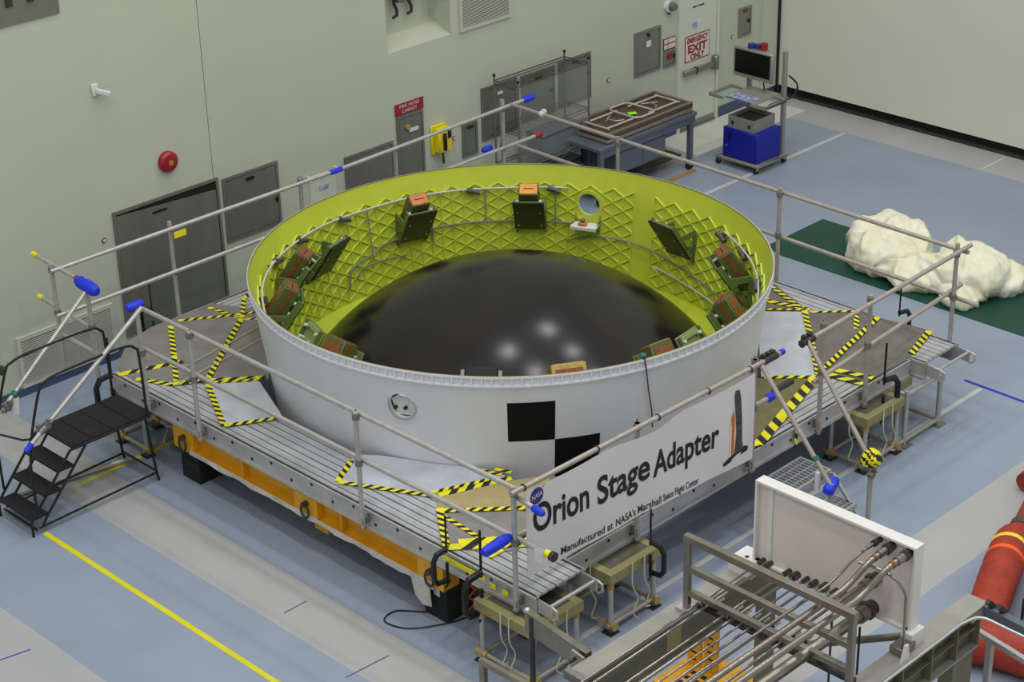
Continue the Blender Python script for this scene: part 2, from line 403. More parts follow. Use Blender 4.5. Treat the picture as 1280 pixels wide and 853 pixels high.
# fire hose cabinet and its sign
t = access_panel('fire_hose_cabinet', 2.45, 2.91, 0.5, 1.74, 'tall grey fire hose cabinet under the red sign', nameplate=(0.6, 0.82, 0.16, 0.05, 'paper'))
MB().tube((wx(2.62), YW-0.06, wz(1.57)), (wx(2.62), YW-0.02, wz(1.57)), 0.035, 12).build('lock', 'gold', t)
s = MB().b2((wx(2.44), YW-0.015, wz(1.75)), (wx(2.93), YW, wz(1.90)))
so = s.build('fire_hose_sign', 'sign_red', smooth=False); tag(so, 'red sign reading FIRE HOSE CABINET above grey cabinet', 'sign')
wall_text(so, 'FIRE HOSE', wx(2.685), wz(1.862), 0.34, 0.045, 'sign_white', YW-0.0165); wall_text(so, 'CABINET', wx(2.685), wz(1.795), 0.26, 0.045, 'sign_white', YW-0.0165)
# red warning sign
s = MB().b2((wx(7.69), YW-0.015, wz(1.35)), (wx(7.96), YW, wz(1.52))); so = s.build('warning_sign', 'sign_red', smooth=False); tag(so, 'small red and white warning sign left of exit door', 'sign')
for (a, b) in ((7.70, 7.775), (7.79, 7.95)):
    for (c, d) in ((1.36, 1.425), (1.445, 1.51)): MB().b2((wx(a), YW-0.017, wz(c)), (wx(b), YW-0.015, wz(d))).build('sign_cell', 'sign_white', so, smooth=False)
# telephone
t = thing('wall_telephone', 'yellow industrial wall telephone with black handset', 'telephone', (wx(3.17), YW, wz(1.06)))
MB().b2((wx(3.03), YW-0.03, wz(1.06)), (wx(3.31), YW, wz(1.46))).build('back_plate', 'phone_yellow', t, bevel=0.01)
MB().b2((wx(3.07), YW-0.14, wz(1.09)), (wx(3.30), YW-0.03, wz(1.42))).build('housing', 'phone_yellow', t, bevel=0.02)
MB().b2((wx(3.13), YW-0.185, wz(1.13)), (wx(3.175), YW-0.14, wz(1.37))).build('handset', 'black', t, bevel=0.01)
MB().b2((wx(3.22), YW-0.15, wz(1.28)), (wx(3.28), YW-0.14, wz(1.38))).build('keypad', 'black', t)
MB().path([(wx(3.17), YW-0.08, wz(1.09)), (wx(3.17), YW-0.1, wz(0.98)), (wx(3.2), YW-0.07, wz(0.92)), (wx(3.22), YW-0.03, wz(0.95))], 0.014, 8).build('cord', 'dark_steel', t)
# bell
t = thing('alarm_bell', 'round red alarm bell high on the wall', 'bell', (wx(-1.09), YW, wz(2.05)))
bm_ = MB()
for (y0, y1, r0, r1) in ((0, -0.05, 0.125, 0.125), (-0.05, -0.075, 0.125, 0.10), (-0.075, -0.085, 0.10, 0.05)): bm_.cone((wx(-1.09), YW+y0, wz(2.165)), (wx(-1.09), YW+y1, wz(2.165)), r0, r1, 28)
bm_.build('gong', 'bell_red', t); MB().tube((wx(-1.09), YW-0.084, wz(2.165)), (wx(-1.09), YW-0.092, wz(2.165)), 0.032, 14).build('centre_cap', 'gold', t)
# camera
t = thing('security_camera', 'small white camera bracketed to the bare wall at upper left', 'camera', (wx(-1.92), YW, wz(3.18)))
MB().b2((wx(-1.98), YW-0.03, wz(3.18)), (wx(-1.9), YW, wz(3.32))).build('mount', 'white_part', t, bevel=0.008)
MB().bar((wx(-1.93), YW-0.03, wz(3.24)), (wx(-1.82), YW-0.13, wz(3.2)), 0.05, 0.05).build('camera_body', 'white_part', t, bevel=0.006)
# horn strobe
t = thing('strobe_horn', 'round grey strobe on white base left of exit door', 'alarm', (wx(7.79), YW, wz(1.9)))
MB().tube((wx(7.78), YW, wz(2.0)), (wx(7.78), YW-0.06, wz(2.0)), 0.085, 20).build('base', 'white_part', t)
MB().cone((wx(7.8), YW-0.06, wz(2.0)), (wx(7.8), YW-0.13, wz(2.0)), 0.07, 0.055, 20).build('lens', 'lens', t)
MB().b2((wx(7.77), YW-0.05, wz(1.88)), (wx(7.79), YW-0.02, wz(1.91))).build('test_button', 'black', t)
# small round wall plugs
for x, z, lb in ((0.76, 0.87, 'small round wall plug right of square access door'), (3.41, 1.2, 'small round wall plug right of yellow telephone'), (6.45, 1.23, 'small round wall plug above the workbench'), (-2.1, 1.5, 'small round wall plug left of wide access door'), (9.25, 1.2, 'small round wall plug left of small steel panel')):
    t = thing('wall_plug', lb, 'wall plug', (x, YW, z-0.03), group='wall plugs')
    MB().tube((x, YW, z), (x, YW-0.012, z), 0.03, 14).build('ring', 'copper', t); MB().tube((x, YW-0.012, z), (x, YW-0.018, z), 0.018, 12).build('plug', 'white_part', t)
# louvres
def louvre(name, x0, x1, z0, z1, n, label, m):
    x0, x1 = wx(x0), wx(x1); t = thing(name, label, 'vent grille', ((x0+x1)/2, YW, z0)); e = 0.045
    f = MB(); f.b2((x0, YW-0.03, z0), (x0+e, YW, z1)); f.b2((x1-e, YW-0.03, z0), (x1, YW, z1)); f.b2((x0+e, YW-0.03, z1-e), (x1-e, YW, z1)); f.b2((x0+e, YW-0.03, z0), (x1-e, YW, z0+e)); f.build('frame', m, t)
    MB().b2((x0+e, YW-0.004, z0+e), (x1-e, YW-0.002, z1-e)).build('backing', 'steel_edge', t)
    dz = (z1-z0-2*e)/n; base = None
    for i in range(n):
        z = z0+e+dz*(i+0.5)
        R = Matrix.Rotation(math.radians(-38), 3, 'X')
        if base is None:
            base = MB().box((0, 0, 0), (x1-x0-2*e, 0.026, 0.008), R=R).build('slat', m, t, smooth=False, local=True); o = base
        else: o = base.copy(); COL.objects.link(o); o.parent = t
        o.location = Vector(((x0+x1)/2, YW-0.016, z))-WORLD[t.name]
mat('vent_paint', (186, 188, 172), 0.55)
louvre('vent_grille', -3.35, -2.06, 0.10, 0.72, 24, 'low louvred vent grille on wall behind the black stairs', 'vent_paint')
louvre('vent_grille', 3.62, 4.57, 2.61, 3.5, 34, 'louvred vent grille high on wall beside the niche', 'vent_paint')
# gauges in the niche
for x, lb in ((2.83, 'left pressure gauge on bent pipe inside wall niche'), (3.08, 'right pressure gauge on bent pipe inside wall niche')):
    t = thing('pressure_gauge', lb, 'gauge', (x, YW+0.42, 2.95), group='gauges in the wall niche')
    MB().tube((x, YW+0.24, 3.2), (x, YW+0.30, 3.2), 0.075, 20).build('dial', 'lens', t); MB().tube((x, YW+0.30, 3.2), (x, YW+0.34, 3.2), 0.085, 20).build('case', 'dark_steel', t)
    MB().path([(x-0.06, YW+0.34, 3.3), (x-0.06, YW+0.33, 3.1), (x-0.02, YW+0.33, 3.02), (x-0.02, YW+0.33, 2.95), (x-0.09, YW+0.33, 2.93)], 0.022, 8).build('pipe', 'dark_steel', t)
    MB().tube((x-0.06, YW+0.33, 3.3), (x-0.06, YW+0.42, 3.3), 0.02).build('wall_pipe', 'dark_steel', t)
# white hatch with a grab rail
t = thing('wall_hatch', 'plain white wall hatch with a thin grab rail beside square access door', 'hatch', (wx(1.18), YW, 0.5))
MB().b2((wx(0.97), YW-0.012, 0.5), (wx(1.39), YW, wz(1.32))).build('hatch_door', 'door_paint', t)
MB().tube((wx(0.92), YW-0.06, wz(1.37)), (wx(1.42), YW-0.06, wz(1.37)), 0.012).build('grab_rail', 'white_part', t)
for x in (0.94, 1.40): MB().tube((wx(x), YW-0.06, wz(1.37)), (wx(x), YW, wz(1.37)), 0.012).build('rail_stub', 'white_part', t)
MB().b2((wx(1.12), YW-0.02, wz(1.14)), (wx(1.26), YW-0.012, wz(1.2))).build('notice', 'print_map', t)
# exit door
X0, X1 = wx(8.07), wx(8.88)
t = thing('door_1', 'pale emergency exit door with red lettered sign and push bar', None, ((X0+X1)/2, YW, 0)); t['kind'] = 'structure'
MB().b2((X0, YW-0.02, 0.02), (X1, YW-0.001, 2.6)).build('door_leaf', 'door_paint', t)
f = MB(); f.b2((X0-0.07, YW-0.035, 0), (X0-0.008, YW, 2.65)); f.b2((X1+0.008, YW-0.035, 0), (X1+0.07, YW, 2.65)); f.b2((X0-0.07, YW-0.035, 2.61), (X1+0.07, YW, 2.68)); f.build('door_frame', 'door_paint', t)
MB().b2((X0-0.01, YW-0.05, 0), (X1+0.01, YW, 0.03)).build('threshold', 'steel_edge', t)
MB().b2((X0, YW-0.0225, 0.03), (X1, YW-0.02, 0.12)).build('kick_plate', 'steel_panel_pale', t)
pb = MB().b2((X0+0.02, YW-0.10, 0.88), (X1-0.09, YW-0.05, 0.96)).build('push_bar', 'steel_panel_pale', t, bevel=0.006)
MB().b2((X1-0.10, YW-0.12, 0.82), (X1-0.02, YW-0.02, 1.04)).build('latch_box', 'steel_edge', t, bevel=0.01)
MB().b2((X0+0.28, YW-0.106, 0.87), (X0+0.30, YW-0.049, 0.97)).build('bar_joint', 'black', t)
sg = MB().b2((wx(8.16), YW-0.026, 1.06), (wx(8.73), YW-0.02, 1.46)).build('exit_sign', 'sign_red', t); sg['label'] = 'sign reading EMERGENCY EXIT ONLY'
MB().b2((wx(8.175), YW-0.028, 1.075), (wx(8.715), YW-0.026, 1.445)).build('sign_face', 'sign_white', sg)
for body, zc, wd_, ht in (('EMERGENCY', 1.385, 0.47, 0.075), ('EXIT', 1.255, 0.42, 0.115), ('ONLY', 1.13, 0.31, 0.085)):
    wall_text(sg, body, wx(8.445), zc, wd_, ht, 'sign_red', YW-0.0295, 0.045)
for (a, b) in ((8.33, 8.41), (8.425, 8.46), (8.475, 8.59)): MB().b2((wx(a), YW-0.0215, 1.865), (wx(b), YW-0.02, 1.89)).build('door_marking', 'dark_steel', t, smooth=False)
for k, (x, z, a, b, m) in enumerate(((8.42, 1.66, 0.22, 0.05, 'paper'), (8.38, 1.6, 0.10, 0.10, 'print_map'))): MB().box((wx(x), YW-0.023-0.001*k, z), (a, 0.002, b)).build('notice', m, t, smooth=False)

# ------------------------------------------------------------------ stage adapter
ZR, ZB = 1.90, 0.38
def ro(z): return 2.742-(ZR-z)*0.128
def ri(z): return 2.700-(ZR-z)*0.128
AD = thing('stage_adapter', 'huge white ring shaped stage adapter with green isogrid interior and dark dome', 'spacecraft part', (0, 0, ZB))
def pol(r, a, z): return Vector((r*math.cos(a), r*math.sin(a), z))
D2R = PI/180
HOLES = ((24.4*D2R, 1.47, 0.135), (-158.0*D2R, 1.475, 0.135))
sh = MB()
prof = [(ri(ZB), ZB), (ro(ZB), ZB), (ro(1.795), 1.795), (ro(1.795)+0.012, 1.83), (2.742, ZR-0.012), (2.738, ZR-0.012), (2.726, 1.82), (ri(1.66), 1.66), (ri(1.5), 1.5), (ri(1.0), 1.0)]
sh.lathe(prof, 200, closed=True, mis=[0, 0, 0, 0, 1, 1, 1, 1, 1, 1])
sh_o = sh.build('shell', ['adapter_white', 'green'], AD)
for a, z, r in HOLES:
    c = MB(); p = pol(2.4, a, z); q = pol(3.0, a, z); c.tube(p-Vector((0, 0, 0)), q, r, 40)
    co = c.build('cutter', 'adapter_white', None)
    md = sh_o.modifiers.new('hole', 'BOOLEAN'); md.object = co; md.operation = 'DIFFERENCE'; md.solver = 'EXACT'
    dg = bpy.context.evaluated_depsgraph_get(); me = bpy.data.meshes.new_from_object(sh_o.evaluated_get(dg))
    sh_o.modifiers.clear(); old = sh_o.data; sh_o.data = me; bpy.data.meshes.remove(old); bpy.data.objects.remove(co)
sh_o.data.polygons.foreach_set('use_smooth', [True]*len(sh_o.data.polygons)); sh_o.data.set_sharp_from_angle(angle=math.radians(30))
# rim flange: top ring, lower lip and the webs between the pockets
MB().lathe([(2.738, ZR-0.012), (2.752, ZR-0.012), (2.752, ZR), (2.738, ZR)], 200, closed=True).build('rim_ring', 'rim_top', AD)
MB().lathe([(2.741, ZR-0.020), (2.7575, ZR-0.020), (2.7575, ZR-0.002), (2.745, ZR-0.002)], 200, closed=True).build('rim_lip', 'adapter_white_rim', AD)
MB().lathe([(2.728, 1.790), (2.757, 1.790), (2.757, 1.806), (2.732, 1.806)], 200, closed=True).build('lower_lip', 'adapter_white_rim', AD)
wb = MB()
for i in range(184):
    a = 2*PI*i/184; wb.box(pol(2.7485, a, 1.843), (0.015, 0.013, 0.076), rz=a)
tag(wb.build('rim_web', 'adapter_white_rim', AD, smooth=False), 'thin white webs between the rim pockets', kind='stuff')
# green floor ring and the dome
MB().lathe([(2.56, 0.62), (2.30, 0.56), (2.30, 0.53), (2.56, 0.56)], 120, closed=True).build('floor_ring', 'green', AD)
rb, zb0, za = 2.38, 0.43, 1.74; hh = za-zb0; RR = (rb*rb+hh*hh)/(2*hh); zc = za-RR; th1 = math.asin(rb/RR)
MB().lathe([(max(RR*math.sin(th1*k/40), 0.0005), zc+RR*math.cos(th1*k/40)) for k in range(41)], 144).build('dome', 'dome', AD)
# isogrid ribs: three panels of 38 columns, ribs broken round the window
AZ, NJ, RD = 0.162, 13, 0.018
def znode(j): return 1.70-j*AZ/2
def near_hole(a, z):
    for ah, zh, rh in HOLES:
        d = (a-ah+PI) % (2*PI)-PI
        if math.hypot(d*2.65, z-zh) < 0.185: return True
    return False
def rib_segment(mb, a0, z0, a1, z1, th=0.004, dep=RD):
    p0, p1 = pol(ri(z0)+0.002, a0, z0), pol(ri(z1)+0.002, a1, z1); q0, q1 = pol(ri(z0)-dep, a0, z0), pol(ri(z1)-dep, a1, z1)
    d = (p1-p0).normalized(); n = d.cross((q0-p0).normalized()).normalized()*th
    mb.add([p0-n, p0+n, q0+n, q0-n, p1-n, p1+n, q1+n, q1-n], [(0, 1, 2, 3), (4, 7, 6, 5), (0, 4, 5, 1), (1, 5, 6, 2), (2, 6, 7, 3), (3, 7, 4, 0)])
NC = 38; n_ribs = 0
for pnl in range(3):
    A0 = (8.9+120*pnl+3.0)*D2R
    ang = lambda i: A0+i*3.0*D2R
    for i in range(NC+1):
        mb = MB(); js = [j for j in range(NJ+1) if (j-i) % 2 == 0]
        for j0, j1 in zip(js, js[1:]):
            if not near_hole(ang(i), (znode(j0)+znode(j1))/2): rib_segment(mb, ang(i), znode(j0), ang(i), znode(j1), 0.003)
        mb.build('vertical_rib', 'green_rib', AD, smooth=False, recalc=False)
    for s_ in (1, -1):
        for c in range(-NJ, NC+NJ+1):
            if c % 2: continue
            mb = MB()
            for i in range(NC):
                # s=1: j = c-i (rising to the right); s=-1: j = i-c
                j0, j1 = (c-i, c-i-1) if s_ == 1 else (i-c, i+1-c)
                if 0 <= j0 <= NJ and 0 <= j1 <= NJ:
                    am, zm = (ang(i)+ang(i+1))/2, (znode(j0)+znode(j1))/2
                    if not near_hole(am, zm): rib_segment(mb, ang(i), znode(j0), ang(i+1), znode(j1))
            if mb.v: mb.build('diagonal_rib', 'green_rib', AD, smooth=False, recalc=False)
# window collar (inside) and porthole (outside)
def ring_on_shell(name, a, z, r0, r1, rad, dep, m, inside):
    er = pol(1, a, 0); et = Vector((-math.sin(a), math.cos(a), 0)); sgn = -1 if inside else 1
    c = pol(rad, a, z); mb = MB(); n = 40; ez = Vector((0, 0, 1))
    vs = []
    for k in range(n):
        dirv = math.cos(2*PI*k/n)*et+math.sin(2*PI*k/n)*ez
        vs += [c+dirv*r0, c+dirv*r1, c+dirv*r1+er*sgn*dep, c+dirv*r0+er*sgn*dep]
    fs = []
    for k in range(n):
        k2 = (k+1) % n
        for q in range(4): fs.append((k*4+q, k2*4+q, k2*4+(q+1) % 4, k*4+(q+1) % 4))
    mb.add(vs, fs); return mb.build(name, m, AD)
ring_on_shell('window_collar', HOLES[0][0], 1.47, 0.134, 0.175, ri(1.47)+0.01, 0.028, 'green', True)
ring_on_shell('porthole_ring', HOLES[1][0], 1.475, 0.134, 0.150, ro(1.475)-0.006, 0.012, 'silver', False)
a = HOLES[1][0]; er = pol(1, a, 0); et = Vector((-math.sin(a), math.cos(a), 0)); c = pol(ro(1.475)-0.05, a, 1.475)
pl = MB().prism([c+et*x+Vector((0, 0, z)) for x, z in ((-0.13, 0.03), (-0.05, 0.085), (0.08, 0.075), (0.13, -0.02), (0.09, -0.11), (-0.08, -0.125))], -er*0.02).build('porthole_plate', 'white_part', AD)
for x, z in ((0.02, -0.035), (-0.085, -0.045)): MB().tube(c+et*x+Vector((0, 0, z)), c+et*x+Vector((0, 0, z))+er*0.03, 0.018, 12).build('knob', 'black', pl)
# optical target squares on the outer skin
for (a0, a1, z0, z1) in ((-136.1, -126.45, 1.158, 1.60), (-126.45, -116.8, 0.716, 1.158)):
    n = 10
    mb = MB().lathe([(ro(z0)+0.0015, z0), (ro(z1)+0.0015, z1), (ro(z1)+0.003, z1), (ro(z0)+0.003, z0)], n, a0=a0*D2R, a1=a1*D2R, closed=True)
    mb.build('target_square', 'check_black', AD, recalc=False)
# cables on the inner wall
def wall_path(pts, off=0.05): return [pol(ri(z)-off, a*D2R, z) for a, z in pts]
def smooth_pts(pts, n=6):
    out = []
    for i in range(len(pts)-1):
        p0, p1, p2, p3 = pts[max(i-1, 0)], pts[i], pts[i+1], pts[min(i+2, len(pts)-1)]
        for k in range(n):
            t = k/n
            out.append(tuple(0.5*((2*b)+(-a+c)*t+(2*a-5*b+4*c-d)*t*t+(-a+3*b-3*c+d)*t**3) for a, b, c, d in zip(p0, p1, p2, p3)))
    out.append(pts[-1]); return out
cabs = [([(150, 1.45), (146, 1.6), (140, 1.66), (128, 1.67), (115, 1.66), (100, 1.665), (85, 1.65), (72, 1.655), (60, 1.655), (48, 1.645), (40, 1.65), (30, 1.66)], 0.012, 'cable_white'),
        ([(93, 0.80), (92, 0.98), (90, 1.05), (85, 1.1), (80, 1.18), (72, 1.22), (60, 1.25), (45, 1.245), (33, 1.24), (27, 1.24), (24, 1.27)], 0.013, 'cable_grey'),
        ([(90, 0.86), (88, 0.98), (82, 1.0), (74, 0.98)], 0.010, 'cable_grey'),
        ([(30, 1.02), (24, 1.1), (15, 1.12), (5, 1.08), (-8, 0.98), (-20, 0.92), (-30, 0.9), (-45, 0.86)], 0.010, 'cable_grey'),
        ([(4, 0.9), (-6, 0.84), (-18, 0.8), (-32, 0.78), (-42, 0.8)], 0.010, 'cable_white'),
        ([(-20, 1.66), (-32, 1.63), (-44, 1.6), (-52, 1.52), (-56, 1.36), (-54, 1.2)], 0.011, 'cable_white'),
        ([(51.5, 1.64), (51.5, 1.25)], 0.008, 'cable_grey'), ([(33, 1.62), (33, 1.2)], 0.008, 'cable_grey'), ([(84, 1.62), (84, 1.05)], 0.008, 'cable_grey'), ([(66, 1.35), (66, 1.05)], 0.008, 'cable_grey')]
for pts, r, m in cabs: MB().path(wall_path(smooth_pts(pts, 6)), r, 7).build('cable', m, AD)
for a_, z_ in ((121, 1.645), (108, 1.64), (92, 1.635), (55, 1.635), (34, 1.64), (-19, 1.60), (-31, 1.60), (-47, 1.56), (-57, 1.4), (141, 1.6), (150, 1.47)):
    a = a_*D2R; et = Vector((-math.sin(a), math.cos(a), 0)); p = pol(ri(z_)-0.07, a, z_)
    b = MB(); b.cone(p-et*0.07+Vector((0, 0, -0.02)), p+et*0.05+Vector((0, 0, 0.015)), 0.022, 0.036, 10); b.box(p+et*0.0+pol(0.04, a, 0), (0.06, 0.05, 0.05), rz=a); b.cone(p-et*0.10+Vector((0, 0, -0.03)), p-et*0.06+Vector((0, 0, -0.02)), 0.028, 0.028, 10)
    b.build('cable_connector', 'connector', AD)
# long thin cord hanging over the front rim
b = MB(); b.path([pol(2.72, -108*D2R, 1.905), pol(2.762, -108*D2R, 1.90), pol(2.757, -107.6*D2R, 1.78), pol(2.735, -106.8*D2R, 1.55), pol(2.70, -105.5*D2R, 1.3), pol(2.68, -105*D2R, 1.1)], 0.007, 6)
b.build('hanging_cord', 'dark_steel', AD)
b = MB(); b.sphere(pol(2.725, -108*D2R, 1.93), 0.035, sc=(1, 1, 0.7)); b.build('cord_clip', 'green_tape', AD)

# ------------------------------------------------------------------ payload mounts inside the ring
TILT = 34*D2R
UP_ = Vector((math.sin(TILT), 0, math.cos(TILT))); NO = Vector((-math.cos(TILT), 0, math.sin(TILT)))   # along plate (inwards and up), outward normal
def payload_mount(ang, label, box=None, top='copper', face='olive_box', z0=1.17, tagm=None):
    a = ang*D2R; base = pol(ri(z0)-0.02, a, z0)
    t = thing('payload_mount', label, 'payload mount', base, a+PI, 'payload mounts round the adapter wall')   # local +x points to the axis
    L, W = 0.56, 0.37; P0 = Vector((0.08, 0, 0.0))
    R = Matrix((UP_, Vector((0, 1, 0)), UP_.cross(Vector((0, 1, 0))))).transposed()
    pc = P0+UP_*L/2
    pl = MB().box(pc, (L, W, 0.014), R=R).build('mount_plate', 'olive_light' if tagm else ('plate_black' if box is None else 'olive'), t, bevel=0.003, local=True)
    MB().box(pc-NO*0.014, (L*0.98, W*0.98, 0.008), R=R).build('cover_panel', 'plate_black', t, bevel=0.002, local=True)
    for sy in (-1, 1):
        y = sy*(W/2-0.012); f = MB()
        top_ = P0+UP_*(L*0.62); wallz = top_.z+0.02
        f.bar(P0+Vector((0, y, 0))+NO*0.03, P0+UP_*L*0.98+Vector((0, y, 0))+NO*0.03, 0.016, 0.06, upv=NO)
        f.bar((0.0, y, wallz), Vector((top_.x, y, top_.z)), 0.02, 0.07)
        f.bar((0.01, y, -0.06), (0.01, y, wallz), 0.016, 0.05, upv=(1, 0, 0))
        f.bar((0.0, y, -0.05), P0+Vector((0.02, y, 0.02)), 0.016, 0.05)
        f.bar((0.0, y, wallz*0.45), P0+UP_*L*0.33+Vector((0, y, 0)), 0.016, 0.04)
        f.build('side_frame', 'olive', t, smooth=False, local=True)
    for k in range(8):
        p = P0+UP_*(0.10+0.13*(k % 4))+Vector((0, (W/2-0.05)*(1 if k < 4 else -1), 0)); MB().tube(p+NO*0.0, p+NO*0.07, 0.018, 10).build('standoff', 'white_part', t, local=True)
        if k % 2 == 0:
            q = p-NO*0.019; MB().tube(q, q-NO*0.006, 0.012, 8).build('bolt', 'silver', t, local=True)
    if box:
        bl, bwid, bt = box; c = P0+UP_*(L+0.04-bl/2)+NO*(0.07+bt/2)
        bx = MB().box(c, (bl, bwid, bt), R=R).build('payload_box', face, t, bevel=0.006, local=True)
        tp = c+UP_*(bl/2+0.004)
        MB().box(tp, (0.008, bwid*0.88, bt*0.82), R=R).build('box_cover', top, bx, local=True)
        MB().box(tp+UP_*0.005, (0.006, bwid*0.5, bt*0.06), R=R).build('cover_strip', 'black', bx, local=True)
        for k in range(3):
            MB().box(c+UP_*(bl*(0.28-0.28*k))+NO*(bt/2+0.003), (bl*0.2, bwid*0.8, 0.006), R=R).build('box_rib', 'copper' if top != 'black' else 'black', bx, local=True)
        if top == 'black':
            for sy in (-1, 1): MB().box(c+UP_*(bl*0.3)+Vector((0, sy*(bwid/2+0.03), 0)), (bl*0.3, 0.035, bt*0.6), R=R).build('end_bracket', 'steel_edge', bx, local=True)
        for sy in (-1, 1):
            MB().box(c+Vector((0, sy*(bwid/2+0.003), 0))-NO*bt*0.0, (bl*0.96, 0.006, bt*0.22), R=R).build('side_stripe', 'copper' if top != 'black' else 'dark_steel', bx, local=True)
    else:
        if tagm: MB().box(pc+NO*0.011+UP_*0.06, (0.07, 0.05, 0.004), R=R).build('paper_tag', 'paper', t, local=True)
        MB().box(P0+UP_*(L*0.92)+NO*0.03, (0.05, W*0.8, 0.03), R=R).build('edge_stiffener', 'olive_light' if tagm else 'olive', t, bevel=0.004, local=True)
    return t
B1 = (0.44, 0.23, 0.17)
payload_mount(72, 'payload mount with orange topped box on back wall left of centre', B1, 'orange_label')
payload_mount(39.5, 'payload mount with bright orange box top in the middle of back wall', B1, 'orange_bright')
payload_mount(-5, 'payload mount with empty black plate right of the round window')
payload_mount(-36, 'payload mount with copper topped box high at the right of the ring', B1, 'copper')
payload_mount(-66, 'payload mount with copper ribbed box at the right rim', B1, 'copper')
payload_mount(-83, 'empty olive payload mount with paper tag near right rim', None, tagm=True)
payload_mount(-98, 'payload mount with orange windowed box beside the blue cord clip', (0.40, 0.27, 0.19), 'orange_label')
payload_mount(-122, 'payload mount with gold sided box behind the black target square', (0.42, 0.34, 0.19), 'gold', 'gold')
payload_mount(-142, 'payload mount with black box behind front rim', (0.40, 0.30, 0.18), 'black', 'black')
payload_mount(179, 'payload mount with brown windowed box low at the left rim', (0.42, 0.29, 0.19), 'copper')
payload_mount(162, 'empty olive payload mount with paper tag near left rim', None, tagm=True)
payload_mount(142, 'payload mount with copper ribbed box at the far left', B1, 'copper')
payload_mount(120, 'payload mount with copper topped box second from the far left', B1, 'copper')
payload_mount(104, 'payload mount with empty tilted black plate at back left')
# shelf under the window
a = 24.4*D2R; t = thing('window_shelf', 'small white shelf bracket under the round window', 'shelf', pol(ri(1.27)-0.02, a, 1.20), a+PI)
MB().b2((0.03, -0.16, 0.05), (0.20, 0.16, 0.07)).build('shelf_board', 'white_part', t, local=True, bevel=0.004); MB().b2((0.185, -0.16, 0.03), (0.20, 0.16, 0.05)).build('front_lip', 'white_part', t, local=True)
for y in (-0.15, 0.15): MB().prism([(0.0, y-0.008, 0.16), (0.0, y-0.008, -0.06), (0.18, y-0.008, 0.05), (0.06, y-0.008, 0.09)], (0, 0.016, 0)).build('side_bracket', 'olive', t, local=True)
MB().b2((0.10, -0.07, 0.07), (0.17, 0.03, 0.11)).build('sensor', 'orange_label', t, local=True, bevel=0.01)
MB().sphere((0.13, -0.02, 0.13), 0.03).build('sensor_dome', 'lens', t, local=True)

# ------------------------------------------------------------------ work platform: four scaffold planks
ZD = 0.85
def strip_tape(parent, pts, wd=0.05, z=ZD+0.006, name='hazard_tape', stripe=0.062, drop=None):
    """a run of diagonal black and yellow tape laid along pts"""
    for p, q in zip(pts, pts[1:]):
        p = Vector((p[0], p[1], p[2] if len(p) > 2 else z)); q = Vector((q[0], q[1], q[2] if len(q) > 2 else z))
        d = q-p; L = d.length; d.normalize(); s = Vector((-d.y, d.x, 0))
        if s.length < 0.1: s = Vector((1, 0, 0))
        s.normalize(); n = max(2, int(round(L/(stripe*0.85)))); up_ = d.cross(s); up_ = up_ if up_.z >= 0 else -up_
        mb = MB(); h = up_*0.002
        for k in range(n):
            a0, a1 = L*k/n, L*(k+1)/n; sk = 0.85*wd
            l0, l1 = min(L, a0+sk if k else 0), min(L, a1+sk if k < n-1 else L); r0, r1 = (a0 if k else 0), a1
            pts4 = [p+d*r0-s*wd/2, p+d*r1-s*wd/2, p+d*l1+s*wd/2, p+d*l0+s*wd/2]
            mb.prism(pts4, h, mi=k % 2)
        mb.build(name, ['tape_yellow', 'tape_black'], parent, smooth=False)
